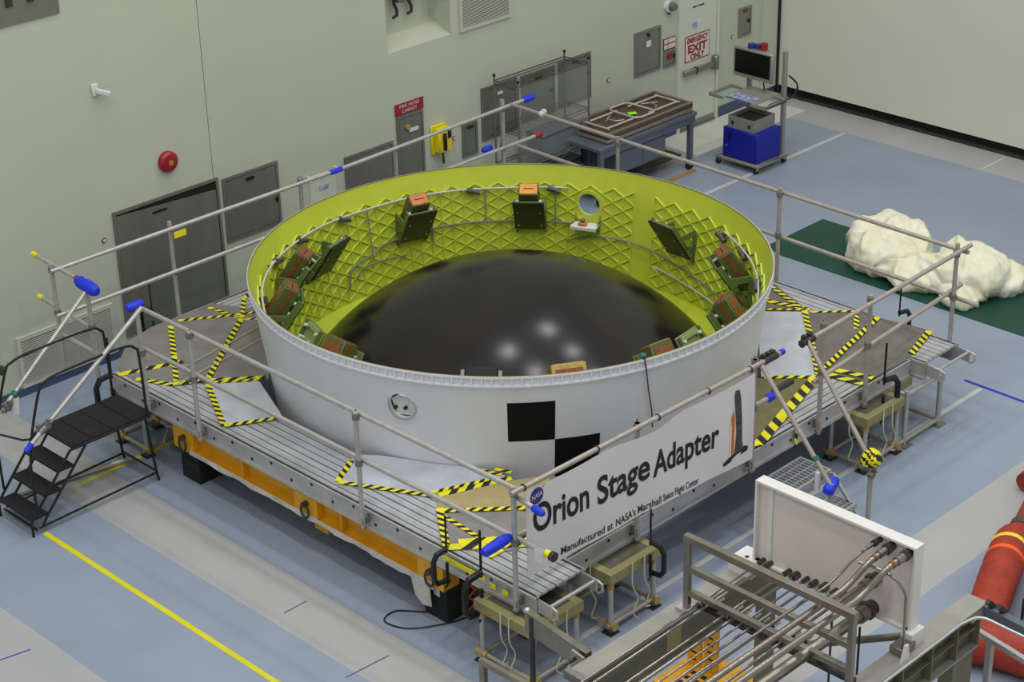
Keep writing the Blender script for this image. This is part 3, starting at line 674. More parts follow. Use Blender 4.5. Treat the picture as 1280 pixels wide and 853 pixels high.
def scaffold_plank(label, p, q, hooks=(True, True)):
    """0.6 m wide plank between centre-line points p and q (axis aligned)"""
    p = Vector((*p, 0)); q = Vector((*q, 0)); d = (q-p).normalized(); s = Vector((-d.y, d.x, 0)); L = (q-p).length
    t = thing('scaffold_plank', label, 'platform', ((p.x+q.x)/2, (p.y+q.y)/2, 0.65), group='aluminium scaffold planks')
    for sg in (-1, 1):
        b = MB(); c = s*sg*0.285
        b.bar(p+c+V(0, 0, 0.75), q+c+V(0, 0, 0.75), 0.03, 0.20)
        b.bar(p+c+s*sg*0.022+V(0, 0, 0.665), q+c+s*sg*0.022+V(0, 0, 0.665), 0.03, 0.03); b.bar(p+c+s*sg*0.018+V(0, 0, 0.838), q+c+s*sg*0.018+V(0, 0, 0.838), 0.025, 0.024)
        side = b.build('side_channel', 'aluminium', t, smooth=False)
        n = int(L/0.30)
        for k in range(n):
            pos = p+d*(0.25+k*(L-0.5)/(n-1))+c+s*sg*0.0155
            z = 0.79 if k % 2 else 0.72
            o = MB().tube(pos+V(0, 0, z), pos+s*sg*0.004+V(0, 0, z), 0.017, 10).build('bolt_hole', 'black', side)
    for k in range(7):
        off = s*(-0.27+0.09*k)*0.96
        MB().bar(p+d*0.02+off+V(0, 0, ZD-0.0125), q-d*0.02+off+V(0, 0, ZD-0.0125), 0.073, 0.025).build('slat', 'alu_slat', t, smooth=False)
    MB().bar(p+d*0.1+V(0, 0, ZD-0.05), q-d*0.1+V(0, 0, ZD-0.05), 0.53, 0.02).build('groove_shade', 'mesh_black', t, smooth=False)  # black sheet added below the slats so the grooves look shaded
    for e, sgn, on in ((p, -1, hooks[0]), (q, 1, hooks[1])):
        if not on: continue
        for sg in (-1, 1):
            c = e+s*sg*0.285
            MB().bar(c+V(0, 0, 0.77), c+d*sgn*0.17+V(0, 0, 0.76), 0.02, 0.14).build('end_bracket', 'aluminium', t, bevel=0.01)
            hp = c+d*sgn*0.17
            MB().path([hp+V(0, 0, 0.82), hp+d*sgn*0.05+V(0, 0, 0.80), hp+d*sgn*0.055+V(0, 0, 0.73), hp+V(0, 0, 0.69)], 0.012, 8).build('end_hook', 'aluminium', t)
        MB().tube(e+d*sgn*0.13-s*0.28+V(0, 0, 0.80), e+d*sgn*0.13+s*0.28+V(0, 0, 0.80), 0.018, 10).build('end_rod', 'pipe', t)
    return t
PL_L = scaffold_plank('slatted aluminium scaffold plank along the left edge above the yellow beam', (-3.0, -3.55), (-3.0, 2.72), (True, False))
PL_F = scaffold_plank('slatted aluminium scaffold plank along the front edge behind the banner', (-2.68, -3.02), (2.58, -3.02), (False, True))
PL_R = scaffold_plank('slatted aluminium scaffold plank along the right edge facing the green mat', (2.92, -3.5), (2.92, 2.72), (True, False))
PL_B = scaffold_plank('slatted aluminium scaffold plank along the wall side', (-2.0, 3.02), (3.2, 3.02), (False, False))
# yellow marks on the left plank side
MB().bar((-3.334, -2.42, 0.79), (-3.334, -2.95, 0.79), 0.004, 0.05).build('yellow_label', 'tape_yellow', PL_L, smooth=False)
for y in (-3.05, -3.2): MB().box((-3.334, y, 0.76), (0.004, 0.07, 0.05)).build('yellow_label', 'tape_yellow', PL_L, smooth=False)

def plate(name, label, cat, pts, m, z=ZD, th=0.005, group=None):
    b = MB().prism([(x, y, z) for x, y in pts], (0, 0, th)); return tag(b.build(name, m, smooth=False), label, cat, group)
# corner sheets
pA = plate('deck_plate', 'large grey checker plate covering the left corner beside the stairs', 'deck plate', [(-2.32, 3.32), (-1.5, 3.3), (-1.22, 2.72), (-1.35, 2.42), (-2.26, 1.36), (-2.82, 1.82), (-3.24, 2.35), (-3.2, 2.75), (-2.75, 3.2)], 'plate_steel', z=ZD+0.002)
pB = plate('deck_plate', 'bright aluminium sheet lying left of the white ring', 'deck plate', [(-2.78, 1.74), (-2.36, 1.40), (-2.66, 0.68), (-2.72, 0.55), (-3.22, 0.86)], 'alu_sheet', z=ZD+0.009)
pC = plate('deck_plate', 'pale aluminium sheet in front of the white ring', 'deck plate', [(-3.17, -0.80), (-2.72, -0.52), (-2.56, -0.72), (-2.3, -1.25), (-2.05, -1.68), (-2.02, -1.9), (-2.48, -2.03), (-2.73, -1.69)], 'alu_sheet', z=ZD+0.002)
pD = plate('cardboard_sheet', 'tan cardboard sheet between hazard tapes at the front corner', 'cardboard', [(-2.72, -1.68), (-2.10, -1.98), (-1.75, -2.2), (-2.1, -2.72), (-2.43, -2.4), (-2.88, -1.88)], 'cardboard', z=ZD+0.009)
pE = plate('deck_plate', 'grey checker plate at the front corner by the banner post', 'deck plate', [(-2.90, -1.87), (-2.43, -2.35), (-2.2, -2.8), (-2.9, -2.9), (-3.28, -2.45)], 'plate_steel', z=ZD+0.002)
pF = plate('deck_plate', 'pale grey plate right of the white ring', 'deck plate', [(2.45, -1.42), (2.78, -1.82), (1.60, -2.82), (1.22, -2.42), (1.75, -1.98)], 'alu_sheet', z=ZD+0.002)
pG = plate('deck_plate', 'brown grey checker plate between two tapes on the right corner', 'deck plate', [(2.79, -1.86), (3.18, -2.26), (3.2, -2.5), (1.86, -2.78), (1.64, -2.80)], 'plate_dark', z=ZD+0.009)
pH = plate('deck_plate', 'broad dark checker plate on the far right corner', 'deck plate', [(3.2, -2.53), (3.3, -3.1), (2.66, -3.28), (1.78, -3.3), (1.73, -2.82)], 'plate_dark', z=ZD+0.002)
pI = plate('rubber_mat', 'olive brown rubber sheet behind the banner end', 'mat', [(1.16, -2.42), (1.55, -2.83), (0.05, -3.30), (-0.3, -3.05), (-0.6, -2.75), (0.3, -2.66)], 'olive_mat', z=ZD+0.002)
pJ = plate('deck_plate', 'dark plate at the back right of the white ring', 'deck plate', [(2.62, -1.05), (2.68, -0.7), (3.18, -1.0), (2.86, -1.75), (2.5, -1.38)], 'plate_dark', z=ZD+0.002)
# tapes stuck on the sheets and planks
strip_tape(pA, [(-3.27, 2.62), (-2.62, 2.36)], 0.085, stripe=0.10); strip_tape(pA, [(-2.18, 3.18), (-2.60, 2.55)], 0.06); strip_tape(pA, [(-2.60, 2.55), (-2.94, 2.05)], 0.06)
strip_tape(pA, [(-3.2, 2.4), (-3.02, 2.0)], 0.07); strip_tape(pA, [(-3.02, 2.0), (-2.75, 1.82), (-2.27, 1.40)], 0.07, z=ZD+0.016, stripe=0.10)
strip_tape(pA, [(-1.55, 2.72), (-2.75, 1.78)], 0.065, z=ZD+0.018)
strip_tape(pA, [(-1.6, 3.25), (-1.52, 2.7), (-1.3, 2.5)], 0.05); strip_tape(pA, [(-2.05, 3.22), (-1.5, 2.85), (-1.2, 2.68)], 0.05, z=ZD+0.010); strip_tape(pA, [(-1.52, 2.74), (-1.2, 3.12), (-0.95, 3.25)], 0.05, z=ZD+0.013)
strip_tape(pB, [(-2.78, 1.72), (-3.22, 0.88)], 0.06, z=ZD+0.016); strip_tape(pB, [(-3.22, 0.87), (-2.72, 0.58)], 0.06, z=ZD+0.018); strip_tape(pB, [(-2.74, 1.73), (-2.33, 1.38)], 0.05, z=ZD+0.02)
strip_tape(pC, [(-3.17, -0.80), (-2.82, -0.60)], 0.06, z=ZD+0.009); strip_tape(pC, [(-3.17, -0.82), (-2.72, -1.70)], 0.06, z=ZD+0.010)
strip_tape(pC, [(-2.70, -1.70), (-2.02, -1.98)], 0.075, z=ZD+0.016, stripe=0.1); strip_tape(pC, [(-2.72, -1.62), (-2.1, -1.88)], 0.05, z=ZD+0.018); strip_tape(pC, [(-2.12, -1.62), (-2.03, -1.86)], 0.05, z=ZD+0.012); strip_tape(pC, [(-2.0, -1.74), (-1.94, -1.9)], 0.05, z=ZD+0.012)
strip_tape(pE, [(-2.90, -1.90), (-2.30, -2.48)], 0.065, z=ZD+0.016); strip_tape(pE, [(-2.86, -1.88), (-3.27, -2.4)], 0.07, z=ZD+0.018); strip_tape(pE, [(-2.92, -1.95), (-2.98, -2.68)], 0.05, z=ZD+0.012)
strip_tape(pE, [(-3.26, -2.42), (-2.65, -2.98)], 0.10, z=ZD+0.011, stripe=0.12); strip_tape(pE, [(-3.14, -2.42), (-2.55, -2.92)], 0.08, z=ZD+0.013, stripe=0.12)
MB().box((-3.05, -2.78, ZD+0.012), (0.16, 0.1, 0.01)).build('yellow_tag', 'tape_yellow', pE, smooth=False)
strip_tape(pF, [(2.78, -1.80), (1.64, -2.84)], 0.065, z=ZD+0.018); strip_tape(pF, [(1.22, -2.46), (1.60, -2.86)], 0.06, z=ZD+0.012)
strip_tape(pG, [(3.18, -2.50), (1.80, -2.80)], 0.065, z=ZD+0.02); strip_tape(pG, [(2.80, -1.88), (3.14, -2.22)], 0.04, z=ZD+0.018); strip_tape(pG, [(3.16, -2.22), (2.78, -2.5)], 0.06, z=ZD+0.02)
strip_tape(pH, [(3.28, -3.1), (2.68, -3.27)], 0.075, z=ZD+0.012); strip_tape(pH, [(1.70, -2.84), (1.78, -3.30)], 0.09, z=ZD+0.014, stripe=0.1); strip_tape(pH, [(1.84, -2.90), (1.95, -3.30)], 0.08, z=ZD+0.016, stripe=0.1)
strip_tape(pI, [(1.56, -2.86), (0.72, -3.1), (0.05, -3.30)], 0.11, z=ZD+0.018, stripe=0.11); strip_tape(pI, [(0.05, -3.3), (-0.05, -3.25)], 0.05, z=ZD+0.02)
strip_tape(pI, [(0.72, -3.1, ZD+0.02), (0.62, -3.335, ZD+0.005), (0.6, -3.345, 0.62)], 0.05)
strip_tape(pJ, [(3.0, -0.75), (2.72, -1.35), (2.85, -1.8)], 0.075, z=ZD+0.012); strip_tape(pJ, [(3.1, -1.0), (2.8, -1.75)], 0.06, z=ZD+0.014); strip_tape(pJ, [(2.46, -1.38), (2.84, -1.82)], 0.04, z=ZD+0.016)
# thin white cords over the left plate
for p0, p1 in (((-2.75, 2.2), (-1.3, 2.45)), ((-3.0, 1.95), (-1.65, 2.15))): MB().path([(p0[0], p0[1], ZD+0.03), ((p0[0]+p1[0])/2, (p0[1]+p1[1])/2, ZD+0.02), (p1[0], p1[1], ZD+0.03)], 0.005, 6).build('cord', 'rope', pA)

# ------------------------------------------------------------------ guard railings
PR = 0.024
def coupler(parent, p, axis=(0, 0, 1), m='clamp'):
    p = Vector(p); ax = Vector(axis).normalized(); b = MB(); b.tube(p-ax*0.03, p+ax*0.03, PR+0.012, 10)
    sd = ax.orthogonal().normalized(); b.box(p+sd*(PR+0.02), (0.045, 0.045, 0.045)); b.tube(p+sd*(PR+0.02)-ax*0.05, p+sd*(PR+0.02)+ax*0.05, 0.008, 6)
    return b.build('coupler', m, parent)
def pad(parent, p, q, r=0.04, m='blue_pad'):
    p = Vector(p); q = Vector(q); return MB().path([p, p.lerp(q, 0.15), p.lerp(q, 0.5), p.lerp(q, 0.85), q], r, 12, radii=[r*0.7, r*0.95, r, r*0.95, r*0.6]).build('end_pad', m, parent)
def rail_pipe(parent, name, p, q, m='pipe', r=PR): return MB().tube(p, q, r, 14).build(name, m, parent)
XL, YF, XRt, YB = -3.38, -3.38, 3.30, 3.36
def foot_bracket(parent, x, y, dx, dy):
    b = MB(); b.b2((min(x, x+dx*0.06)-0.02, min(y, y+dy*0.06)-0.02, 0.72), (max(x, x+dx*0.06)+0.02, max(y, y+dy*0.06)+0.02, 0.80)); b.b2((x-0.03, y-0.03, 0.685), (x+0.03, y+0.03, 0.70))
    return b.build('foot_bracket', 'clamp', parent, bevel=0.004)
# left side
t = thing('guard_railing', 'pipe guard railing along the left edge above the yellow beam', 'railing', (XL, -0.7, 0.69)); RL = t
for y, top in ((1.95, 1.89), (1.08, 1.90), (-1.39, 1.90), (-3.38, 1.92)):
    rail_pipe(t, 'post', (XL, y, 0.69), (XL, y, top)); foot_bracket(t, XL, y, 1, 0)
    coupler(t, (XL, y, 1.86)); coupler(t, (XL, y, 1.38))
rail_pipe(t, 'top_rail', (XL+0.05, 1.98, 1.865), (XL+0.05, -3.40, 1.865)); rail_pipe(t, 'mid_rail', (XL+0.05, 2.0, 1.40), (XL+0.05, -3.70, 1.38))
rail_pipe(t, 'corner_stub', (XL+0.05, -3.3, 1.80), (XL+0.05, -3.60, 1.76)); pad(t, (XL+0.05, -3.55, 1.765), (XL+0.05, -3.68, 1.75), 0.035)
pad(t, (-3.72, -3.35, 1.41), (-3.40, -3.35, 1.43), 0.05); pad(t, (XL-0.1, 1.98, 1.90), (XL+0.1, 1.98, 1.90), 0.05)
b = MB(); b.tube((XL+0.05, -3.70, 1.38), (XL+0.05, -3.76, 1.38), 0.035, 12); b.build('end_cap', 'tape_yellow', t)
MB().tube((XL+0.05, -3.76, 1.38), (XL+0.05, -3.80, 1.38), 0.045, 12).build('end_plug', 'dark_steel', t)
MB().b2((XL-0.01, -3.72, 1.30), (XL-0.006, -3.62, 1.42)).build('paper_tag', 'paper', t, smooth=False)
# left back corner bay
t = thing('guard_railing', 'short corner guard railing with yellow capped ends above the stairs', 'railing', (XL, 3.1, 0.69))
for x, y in ((XL, 2.84), (-3.42, 3.42)):
    rail_pipe(t, 'post', (x, y, 0.69), (x, y, 1.95)); coupler(t, (x, y, 1.88)); coupler(t, (x, y, 1.38))
rail_pipe(t, 'top_rail', (XL, 3.75, 1.93), (XL, 2.75, 1.88)); rail_pipe(t, 'mid_rail', (XL, 3.75, 1.43), (XL, 2.75, 1.36)); rail_pipe(t, 'low_rail', (XL, 3.42, 1.10), (XL, 2.80, 1.08))
for z, dz in ((1.93, 0.004), (1.43, 0.004)): MB().tube((XL, 3.75, z), (XL, 3.83, z+dz), 0.03, 12).build('end_cap', 'tape_yellow', t)
pad(t, (XL-0.03, 2.95, 1.90), (XL-0.02, 2.62, 1.86), 0.07); MB().tube((XL, 3.02, 1.895), (XL, 2.98, 1.893), 0.032, 12).build('red_band', 'red_pad', t)
# front side
t = thing('guard_railing', 'pipe guard railing carrying the banner along the front edge', 'railing', (-1.7, YF, 0.69)); RF = t
for x in (-1.82, -0.15):
    rail_pipe(t, 'post', (x, YF, 0.69), (x, YF, 1.89), 'pipe_warm'); foot_bracket(t, x, YF, 0, 1); coupler(t, (x, YF, 1.86)); coupler(t, (x, YF, 1.38))
rail_pipe(t, 'top_rail', (-3.46, YF-0.05, 1.90), (0.16, YF-0.05, 1.86), 'pipe_warm'); rail_pipe(t, 'mid_rail', (-3.3, YF+0.05, 1.38), (0.14, YF+0.05, 1.35), 'pipe_warm')
pad(t, (0.15, YF-0.05, 1.86), (0.23, YF-0.05, 1.86), 0.03); pad(t, (0.12, YF+0.05, 1.35), (0.22, YF+0.05, 1.35), 0.045)
for x in (-0.05, 0.02, 0.08): coupler(t, (x, YF-0.05, 1.86), (1, 0, 0), 'dark_steel')
t = thing('guard_railing', 'pipe guard railing on the front edge right of the ladder gap', 'railing', (2.0, YF, 0.69))
for x, top, z0 in ((0.92, 1.86, 0.66), (1.70, 1.92, 0.66), (3.24, 1.98, 0.72)):
    rail_pipe(t, 'post', (x, YF, z0), (x, YF, top), 'pipe_warm'); foot_bracket(t, x, YF, 0, 1); coupler(t, (x, YF, 1.86)); coupler(t, (x, YF, 1.36))
rail_pipe(t, 'top_rail', (0.55, YF-0.05, 1.83), (3.42, YF-0.05, 1.92), 'pipe_warm'); rail_pipe(t, 'mid_rail', (0.86, YF+0.05, 1.24), (3.46, YF+0.05, 1.42), 'pipe_warm')
for x in (0.58, 0.66): coupler(t, (x, YF-0.05, 1.83), (1, 0, 0), 'dark_steel')
MB().cone((0.55, YF-0.05, 1.83), (0.50, YF-0.05, 1.83), 0.03, 0.04, 12).build('open_end', 'dark_steel', t)
rail_pipe(t, 'low_stub', (0.78, YF+0.25, 1.22), (0.50, YF+0.25, 1.22), 'dark_steel', 0.035)
# wall side
t = thing('guard_railing', 'pipe guard railing along the wall side of the platform', 'railing', (0, YB, 0.8))
for x, top in ((-1.93, 1.98), (-0.07, 1.98), (1.42, 1.96), (3.26, 2.02)):
    rail_pipe(t, 'post', (x, YB, 0.80), (x, YB, top)); coupler(t, (x, YB, 1.90)); coupler(t, (x, YB, 1.38))
rail_pipe(t, 'top_rail', (-3.5, YB-0.05, 1.92), (0.45, YB-0.05, 1.90)); rail_pipe(t, 'top_rail', (0.4, YB-0.05, 1.90), (3.60, YB-0.05, 1.94)); rail_pipe(t, 'mid_rail', (-3.5, YB-0.05, 1.40), (3.78, YB-0.05, 1.40))
MB().tube((0.34, YB-0.05, 1.90), (0.52, YB-0.05, 1.90), 0.032, 12).build('blue_band', 'blue_pad', t)
pad(t, (3.58, YB-0.05, 1.94), (3.78, YB-0.05, 1.945), 0.045); pad(t, (3.78, YB-0.05, 1.40), (3.92, YB-0.05, 1.40), 0.04, 'red_pad'); pad(t, (3.12, YB+0.08, 1.40), (2.96, YB+0.08, 1.40), 0.045)
MB().box((-1.86, YB-0.085, 1.84), (0.16, 0.01, 0.07)).build('yellow_label', 'tape_yellow', t)
# right side
t = thing('guard_railing', 'pipe guard railing along the right edge before the green mat', 'railing', (XRt, 0, 0.8))
for y, top in ((3.42, 2.0), (1.44, 1.98), (-1.01, 1.96)):
    rail_pipe(t, 'post', (XRt, y, 0.80), (XRt, y, top), 'pipe_warm'); coupler(t, (XRt, y, 1.88)); coupler(t, (XRt, y, 1.38))
rail_pipe(t, 'top_rail', (XRt+0.05, 3.3, 1.95), (XRt+0.05, -3.45, 1.86), 'pipe_warm'); rail_pipe(t, 'mid_rail', (XRt+0.05, 3.2, 1.42), (XRt+0.05, -3.62, 1.30), 'pipe_warm')
coupler(t, (XRt+0.05, 2.75, 1.945), (0, 1, 0), 'white_part')
# sloping hand pipes beside the two ladders
t = thing('hand_pipe', 'sloping pipe with blue tip on the near side of the stairs', 'pipe', (-4.2, 1.72, 0.98))
rail_pipe(t, 'pipe', (-3.42, 1.80, 1.95), (-4.92, 1.70, 1.03)); MB().tube((-4.90, 1.70, 1.04), (-4.98, 1.696, 0.99), 0.03, 12).build('tip', 'blue_pad', t); coupler(t, (-4.76, 1.71, 1.13), (1, 0, 0.6)); coupler(t, (-4.70, 1.72, 1.16), (0, 1, 0))
t = thing('hand_pipe', 'sloping pipe with green band on the far side of the stairs', 'pipe', (-4.2, 2.5, 1.02))
rail_pipe(t, 'pipe', (-3.42, 2.76, 1.86), (-4.78, 2.44, 1.07)); coupler(t, (-4.74, 2.42, 1.10), (1, 0, 0.6)); coupler(t, (-4.72, 2.40, 1.12), (0, 1, 0))
MB().tube((-4.56, 2.48, 1.20), (-4.60, 2.47, 1.175), 0.038, 12).build('green_band', 'green_tape', t); MB().cone((-4.58, 2.47, 1.15), (-4.60, 2.47, 0.98), 0.036, 0.04, 12).build('white_sleeve', 'paper', t)
MB().tube((-4.60, 2.62, 1.42), (-4.63, 2.60, 1.42), 0.05, 16).build('round_mirror', 'dark_steel', t)
for x, lb, hz in ((-0.13, 'sloping pipe with blue padded foot beside the ladder by the banner', 'blue_pad'), (0.50, 'sloping pipe with taped foot joint right of the ladder', None)):
    t = thing('hand_pipe', lb, 'pipe', (x, -4.3, 0))
    rail_pipe(t, 'pipe', (x+(0.0 if hz else 0.08), -3.44, 1.84), (x-0.02, -4.30, 0.90), 'pipe_warm')
    rail_pipe(t, 'upright', (x-0.02, -4.32, 0.012), (x-0.02, -4.32, 0.92), 'pipe_warm'); MB().b2((x-0.08, -4.38, 0), (x+0.04, -4.26, 0.012)).build('base_plate', 'clamp', t)
    if hz:
        MB().bar((x-0.10, -4.33, 0.86), (x+0.10, -4.27, 0.90), 0.10, 0.09).build('foot_pad', hz, t, bevel=0.02)
        MB().tube((x-0.01, -4.1, 1.12), (x-0.01, -4.13, 1.09), 0.035, 12).build('green_band', 'green_tape', t)
        MB().b2((x-0.07, -4.2, 0.82), (x-0.03, -4.16, 1.0)).build('paper_tag', 'paper', t)
    else:
        b = MB(); b.sphere((x-0.02, -4.31, 0.92), 0.09, 22, 16); b.v = [p+(p-V(x-0.02, -4.31, 0.92))*(0.35*noise.noise(p*14)+0.1) for p in b.v]
        for k, fc in enumerate(b.f): c_ = sum((b.v[q] for q in fc), V(0, 0, 0))/4; b.m[k] = 1 if math.sin((c_.x+c_.z*1.3-c_.y)*62+2*noise.noise(c_*12)) > 0.15 else 0
        b.build('taped_joint', ['tape_yellow', 'tape_black'], t)
        coupler(t, (x+0.0, -4.28, 0.80), (1, 0, 0)); coupler(t, (x-0.04, -4.34, 0.76), (0, 1, 0))

# ------------------------------------------------------------------ yellow support frame, blocks, stands
t = thing('support_frame', 'yellow steel support frame under the platform with lifting rings', 'support frame', (0, 0, 0.10)); SF = t
def ibeam(p, q, z0, z1, wd=0.16, name='beam', m='yellow_steel', par=None):
    p = Vector((*p, 0)); q = Vector((*q, 0)); b = MB(); zm = (z0+z1)/2
    b.bar(p+V(0, 0, z1-0.0125), q+V(0, 0, z1-0.0125), wd, 0.025); b.bar(p+V(0, 0, z0+0.0125), q+V(0, 0, z0+0.0125), wd, 0.025); b.bar(p+V(0, 0, zm), q+V(0, 0, zm), 0.03, z1-z0-0.04)
    return b.build(name, m, par, smooth=False)
for x in (-3.20, 3.1): ibeam((x, 1.62), (x, -2.34), 0.385, 0.648, 0.2, 'side_beam', par=t)
for y in (1.5, -0.45, -2.2):
    MB().b2((-3.13, y-0.1, 0.14), (3.02, y+0.1, 0.375)).build('cross_beam', 'yellow_steel', t, smooth=False)
    MB().b2((-3.30, y-0.17, 0.375), (-3.10, y+0.17, 0.645)).build('end_block', 'yellow_steel', t, smooth=False)
    b = MB(); c = V(-3.335, y-0.02, 0.50)
    b.path([c+V(0, 0.055*math.cos(k*PI/8), 0.075*math.sin(k*PI/8)-0.03) for k in range(16)], 0.012, 8, closed=True); b.tube(c+V(0.04, -0.0, 0.045), c+V(-0.02, 0, 0.045), 0.03, 12)
    b.build('lifting_ring', 'dark_steel', t)
for y in (-0.95, 0.55): MB().b2((-3.285, y-0.012, 0.40), (-3.215, y+0.012, 0.63)).build('stiffener', 'yellow_steel', t, smooth=False)
# canvas drip skirt along the beam bottom
b = MB(); n = 40; pts = []
for k in range(n+1):
    y = 1.4-3.65*k/n; sag = 0.006*math.sin(k*1.3)+0.004*math.sin(k*3.1)+ (0.012 if k > 30 else 0)
    pts.append((V(-3.305, y, 0.42), V(-3.315+0.008*math.sin(k*0.9), y, 0.372-sag)))
for (a0, b0), (a1, b1) in zip(pts, pts[1:]): b.prism([a0, b0, b1, a1], (0.004, 0, 0))
b.prism([(-3.318, -1.95, 0.38), (-3.318, -2.2, 0.38), (-3.32, -2.22, 0.16), (-3.325, -2.1, 0.14), (-3.32, -2.0, 0.2)], (0.005, 0, 0))
b.build('drip_skirt', 'canvas', t)
for x, y, lb in ((-3.08, 1.5, 'stack of black rubber blocks under yellow beam by the stairs'), (-3.08, -2.2, 'stack of black rubber blocks with red cables at the front corner'), (3.05, 1.5, 'stack of black rubber blocks at the far side by the wall'), (3.05, -2.2, 'stack of black rubber blocks at the far right')):
    t = thing('block_stack', lb, 'support block', (x, y, 0))
    for k in range(3): MB().b2((x-0.17, y-0.15, 0.125*k), (x+0.17, y+0.15, 0.125*k+0.122)).build('block', 'rubber', t, bevel=0.006)
    if x < 0 and y < 0:
        for z in (0.12, 0.26): MB().path([(x+0.02+0.10*math.sin(k*PI/10), y-0.16-0.05*math.sin(k*PI/10), z-0.1+0.20*k/10) for k in range(11)], 0.012, 8).build('red_cable', 'orange_cable', t)
        MB().b2((x-0.172, y-0.06, 0.25), (x-0.17, y+0.02, 0.33)).build('paper_tag', 'paper', t)
t = tag(MB().path(smooth_pts([(-3.02, -2.42, 0.008), (-3.25, -2.35, 0.008), (-3.55, -2.15, 0.008), (-3.62, -1.9, 0.008), (-3.45, -1.85, 0.008), (-3.30, -2.02, 0.008), (-3.12, -2.25, 0.01)], 6), 0.008, 6).build('floor_cable', 'black'), 'thin black cable looping on floor by the black blocks', 'cable')
# timber packing under the planks is part of the stands
def work_stand(label, x, y, sx, sy, cords=0, top=0.645, m='stand_top'):
    t = thing('work_stand', label, 'stand', (x, y, 0), group='olive topped pipe stands')
    b = MB(); e = 0.08; z0 = top-0.10
    for p, q in (((-sx/2, -sy/2), (sx/2, -sy/2+e)), ((-sx/2, sy/2-e), (sx/2, sy/2)), ((-sx/2, -sy/2+e), (-sx/2+e, sy/2-e)), ((sx/2-e, -sy/2+e), (sx/2, sy/2-e))): b.b2((x+p[0], y+p[1], z0), (x+q[0], y+q[1], top))
    b.build('top_frame', m, t, smooth=False); MB().b2((x-sx/2+e, y-sy/2+e, top-0.03), (x+sx/2-e, y+sy/2-e, top-0.005)).build('top_board', 'wood_dark', t, smooth=False)
    for i in (-1, 1):
        for j in (-1, 1):
            px, py = x+i*(sx/2-0.05), y+j*(sy/2-0.05)
            MB().tube((px, py, 0.08), (px, py, z0), 0.026, 12).build('leg', 'pipe', t); MB().tube((px, py, z0-0.07), (px, py, z0), 0.034, 10).build('leg_socket', 'gold', t)
            MB().tube((px, py-0.06, 0.08), (px, py+0.06, 0.08), 0.04, 12).build('joint', 'gold', t); MB().b2((px-0.06, py-0.06, 0), (px+0.06, py+0.06, 0.012)).build('foot_pad', 'dark_steel', t)
            MB().tube((px, py, 0.01), (px, py, 0.09), 0.03, 10).build('foot', 'clamp', t)
    for j in (-1, 1): MB().tube((x-sx/2, y+j*(sy/2-0.05), 0.08), (x+sx/2, y+j*(sy/2-0.05), 0.08), 0.024, 10).build('base_rail', 'pipe_warm', t)
    for i in (-1, 1): MB().tube((x+i*(sx/2-0.05), y-sy/2, 0.08), (x+i*(sx/2-0.05), y+sy/2, 0.08), 0.024, 10).build('base_rail', 'pipe_warm', t)
    for k in range(cords):
        px, py = x+sx*(-0.1+0.12*k), y-sy/2-0.015
        if k % 2: px, py = x-sx/2-0.02, y-sy*0.2+0.05*k
        MB().path(smooth_pts([(px, py, top+0.02), (px-0.02, py-0.02, top-0.2), (px+0.04, py-0.03, top-0.36), (px-0.01, py-0.02, top-0.5), (px+0.05, py-0.03, 0.06+0.03*k)], 5), 0.007, 6).build('cord', 'rope', t)
    return t
S1 = work_stand('olive topped pipe stand under the front corner with hanging cords', -3.15, -3.30, 0.64, 0.72, 4)
S2 = work_stand('olive topped pipe stand under the banner', -2.05, -3.28, 0.68, 0.60, 3)
S3 = work_stand('olive topped pipe stand right of the taped pipe joint', 1.84, -3.30, 0.66, 0.52, 3)
t = thing('pipe_trestle', 'bare pipe trestle under the far right end of the platform', 'stand', (2.6, -3.2, 0))
for x, y in ((2.93, -3.50), (2.93, -2.85), (2.30, -3.50)):
    MB().tube((x, y, 0.012), (x, y, 0.645), 0.028, 12).build('leg', 'pipe', t); MB().b2((x-0.07, y-0.07, 0), (x+0.07, y+0.07, 0.012)).build('base_plate', 'clamp', t)
MB().tube((2.1, -3.50, 0.06), (2.93, -3.50, 0.06), 0.024, 10).build('base_rail', 'pipe_warm', t); MB().tube((2.93, -3.50, 0.06), (2.93, -2.85, 0.06), 0.024, 10).build('base_rail', 'pipe_warm', t)
MB().b2((2.18, -3.36, 0.56), (2.60, -3.24, 0.645)).build('timber', 'stand_top', t, smooth=False); MB().tube((2.30, -3.50, 0.60), (2.93, -3.50, 0.60), 0.022, 10).build('top_rail', 'pipe', t); MB().tube((2.30, -3.52, 0.60), (2.30, -3.22, 0.60), 0.022, 10).build('top_rail', 'pipe', t)
S5 = work_stand('pipe stand beneath the left corner behind the stairs', -3.02, 2.5, 0.56, 0.56, 1)
# loop of rope on floor by the front stand
tag(MB().path(smooth_pts([(-2.95+0.14*math.cos(k*1.1)*(1+0.1*(k % 3)), -3.74+0.10*math.sin(k*1.1)*(1+0.12*(k % 2)), 0.012+0.008*(k % 4)) for k in range(22)], 4), 0.008, 6).build('rope_coil', 'rope'), 'tangled pale rope lying on floor below the front corner', 'rope')
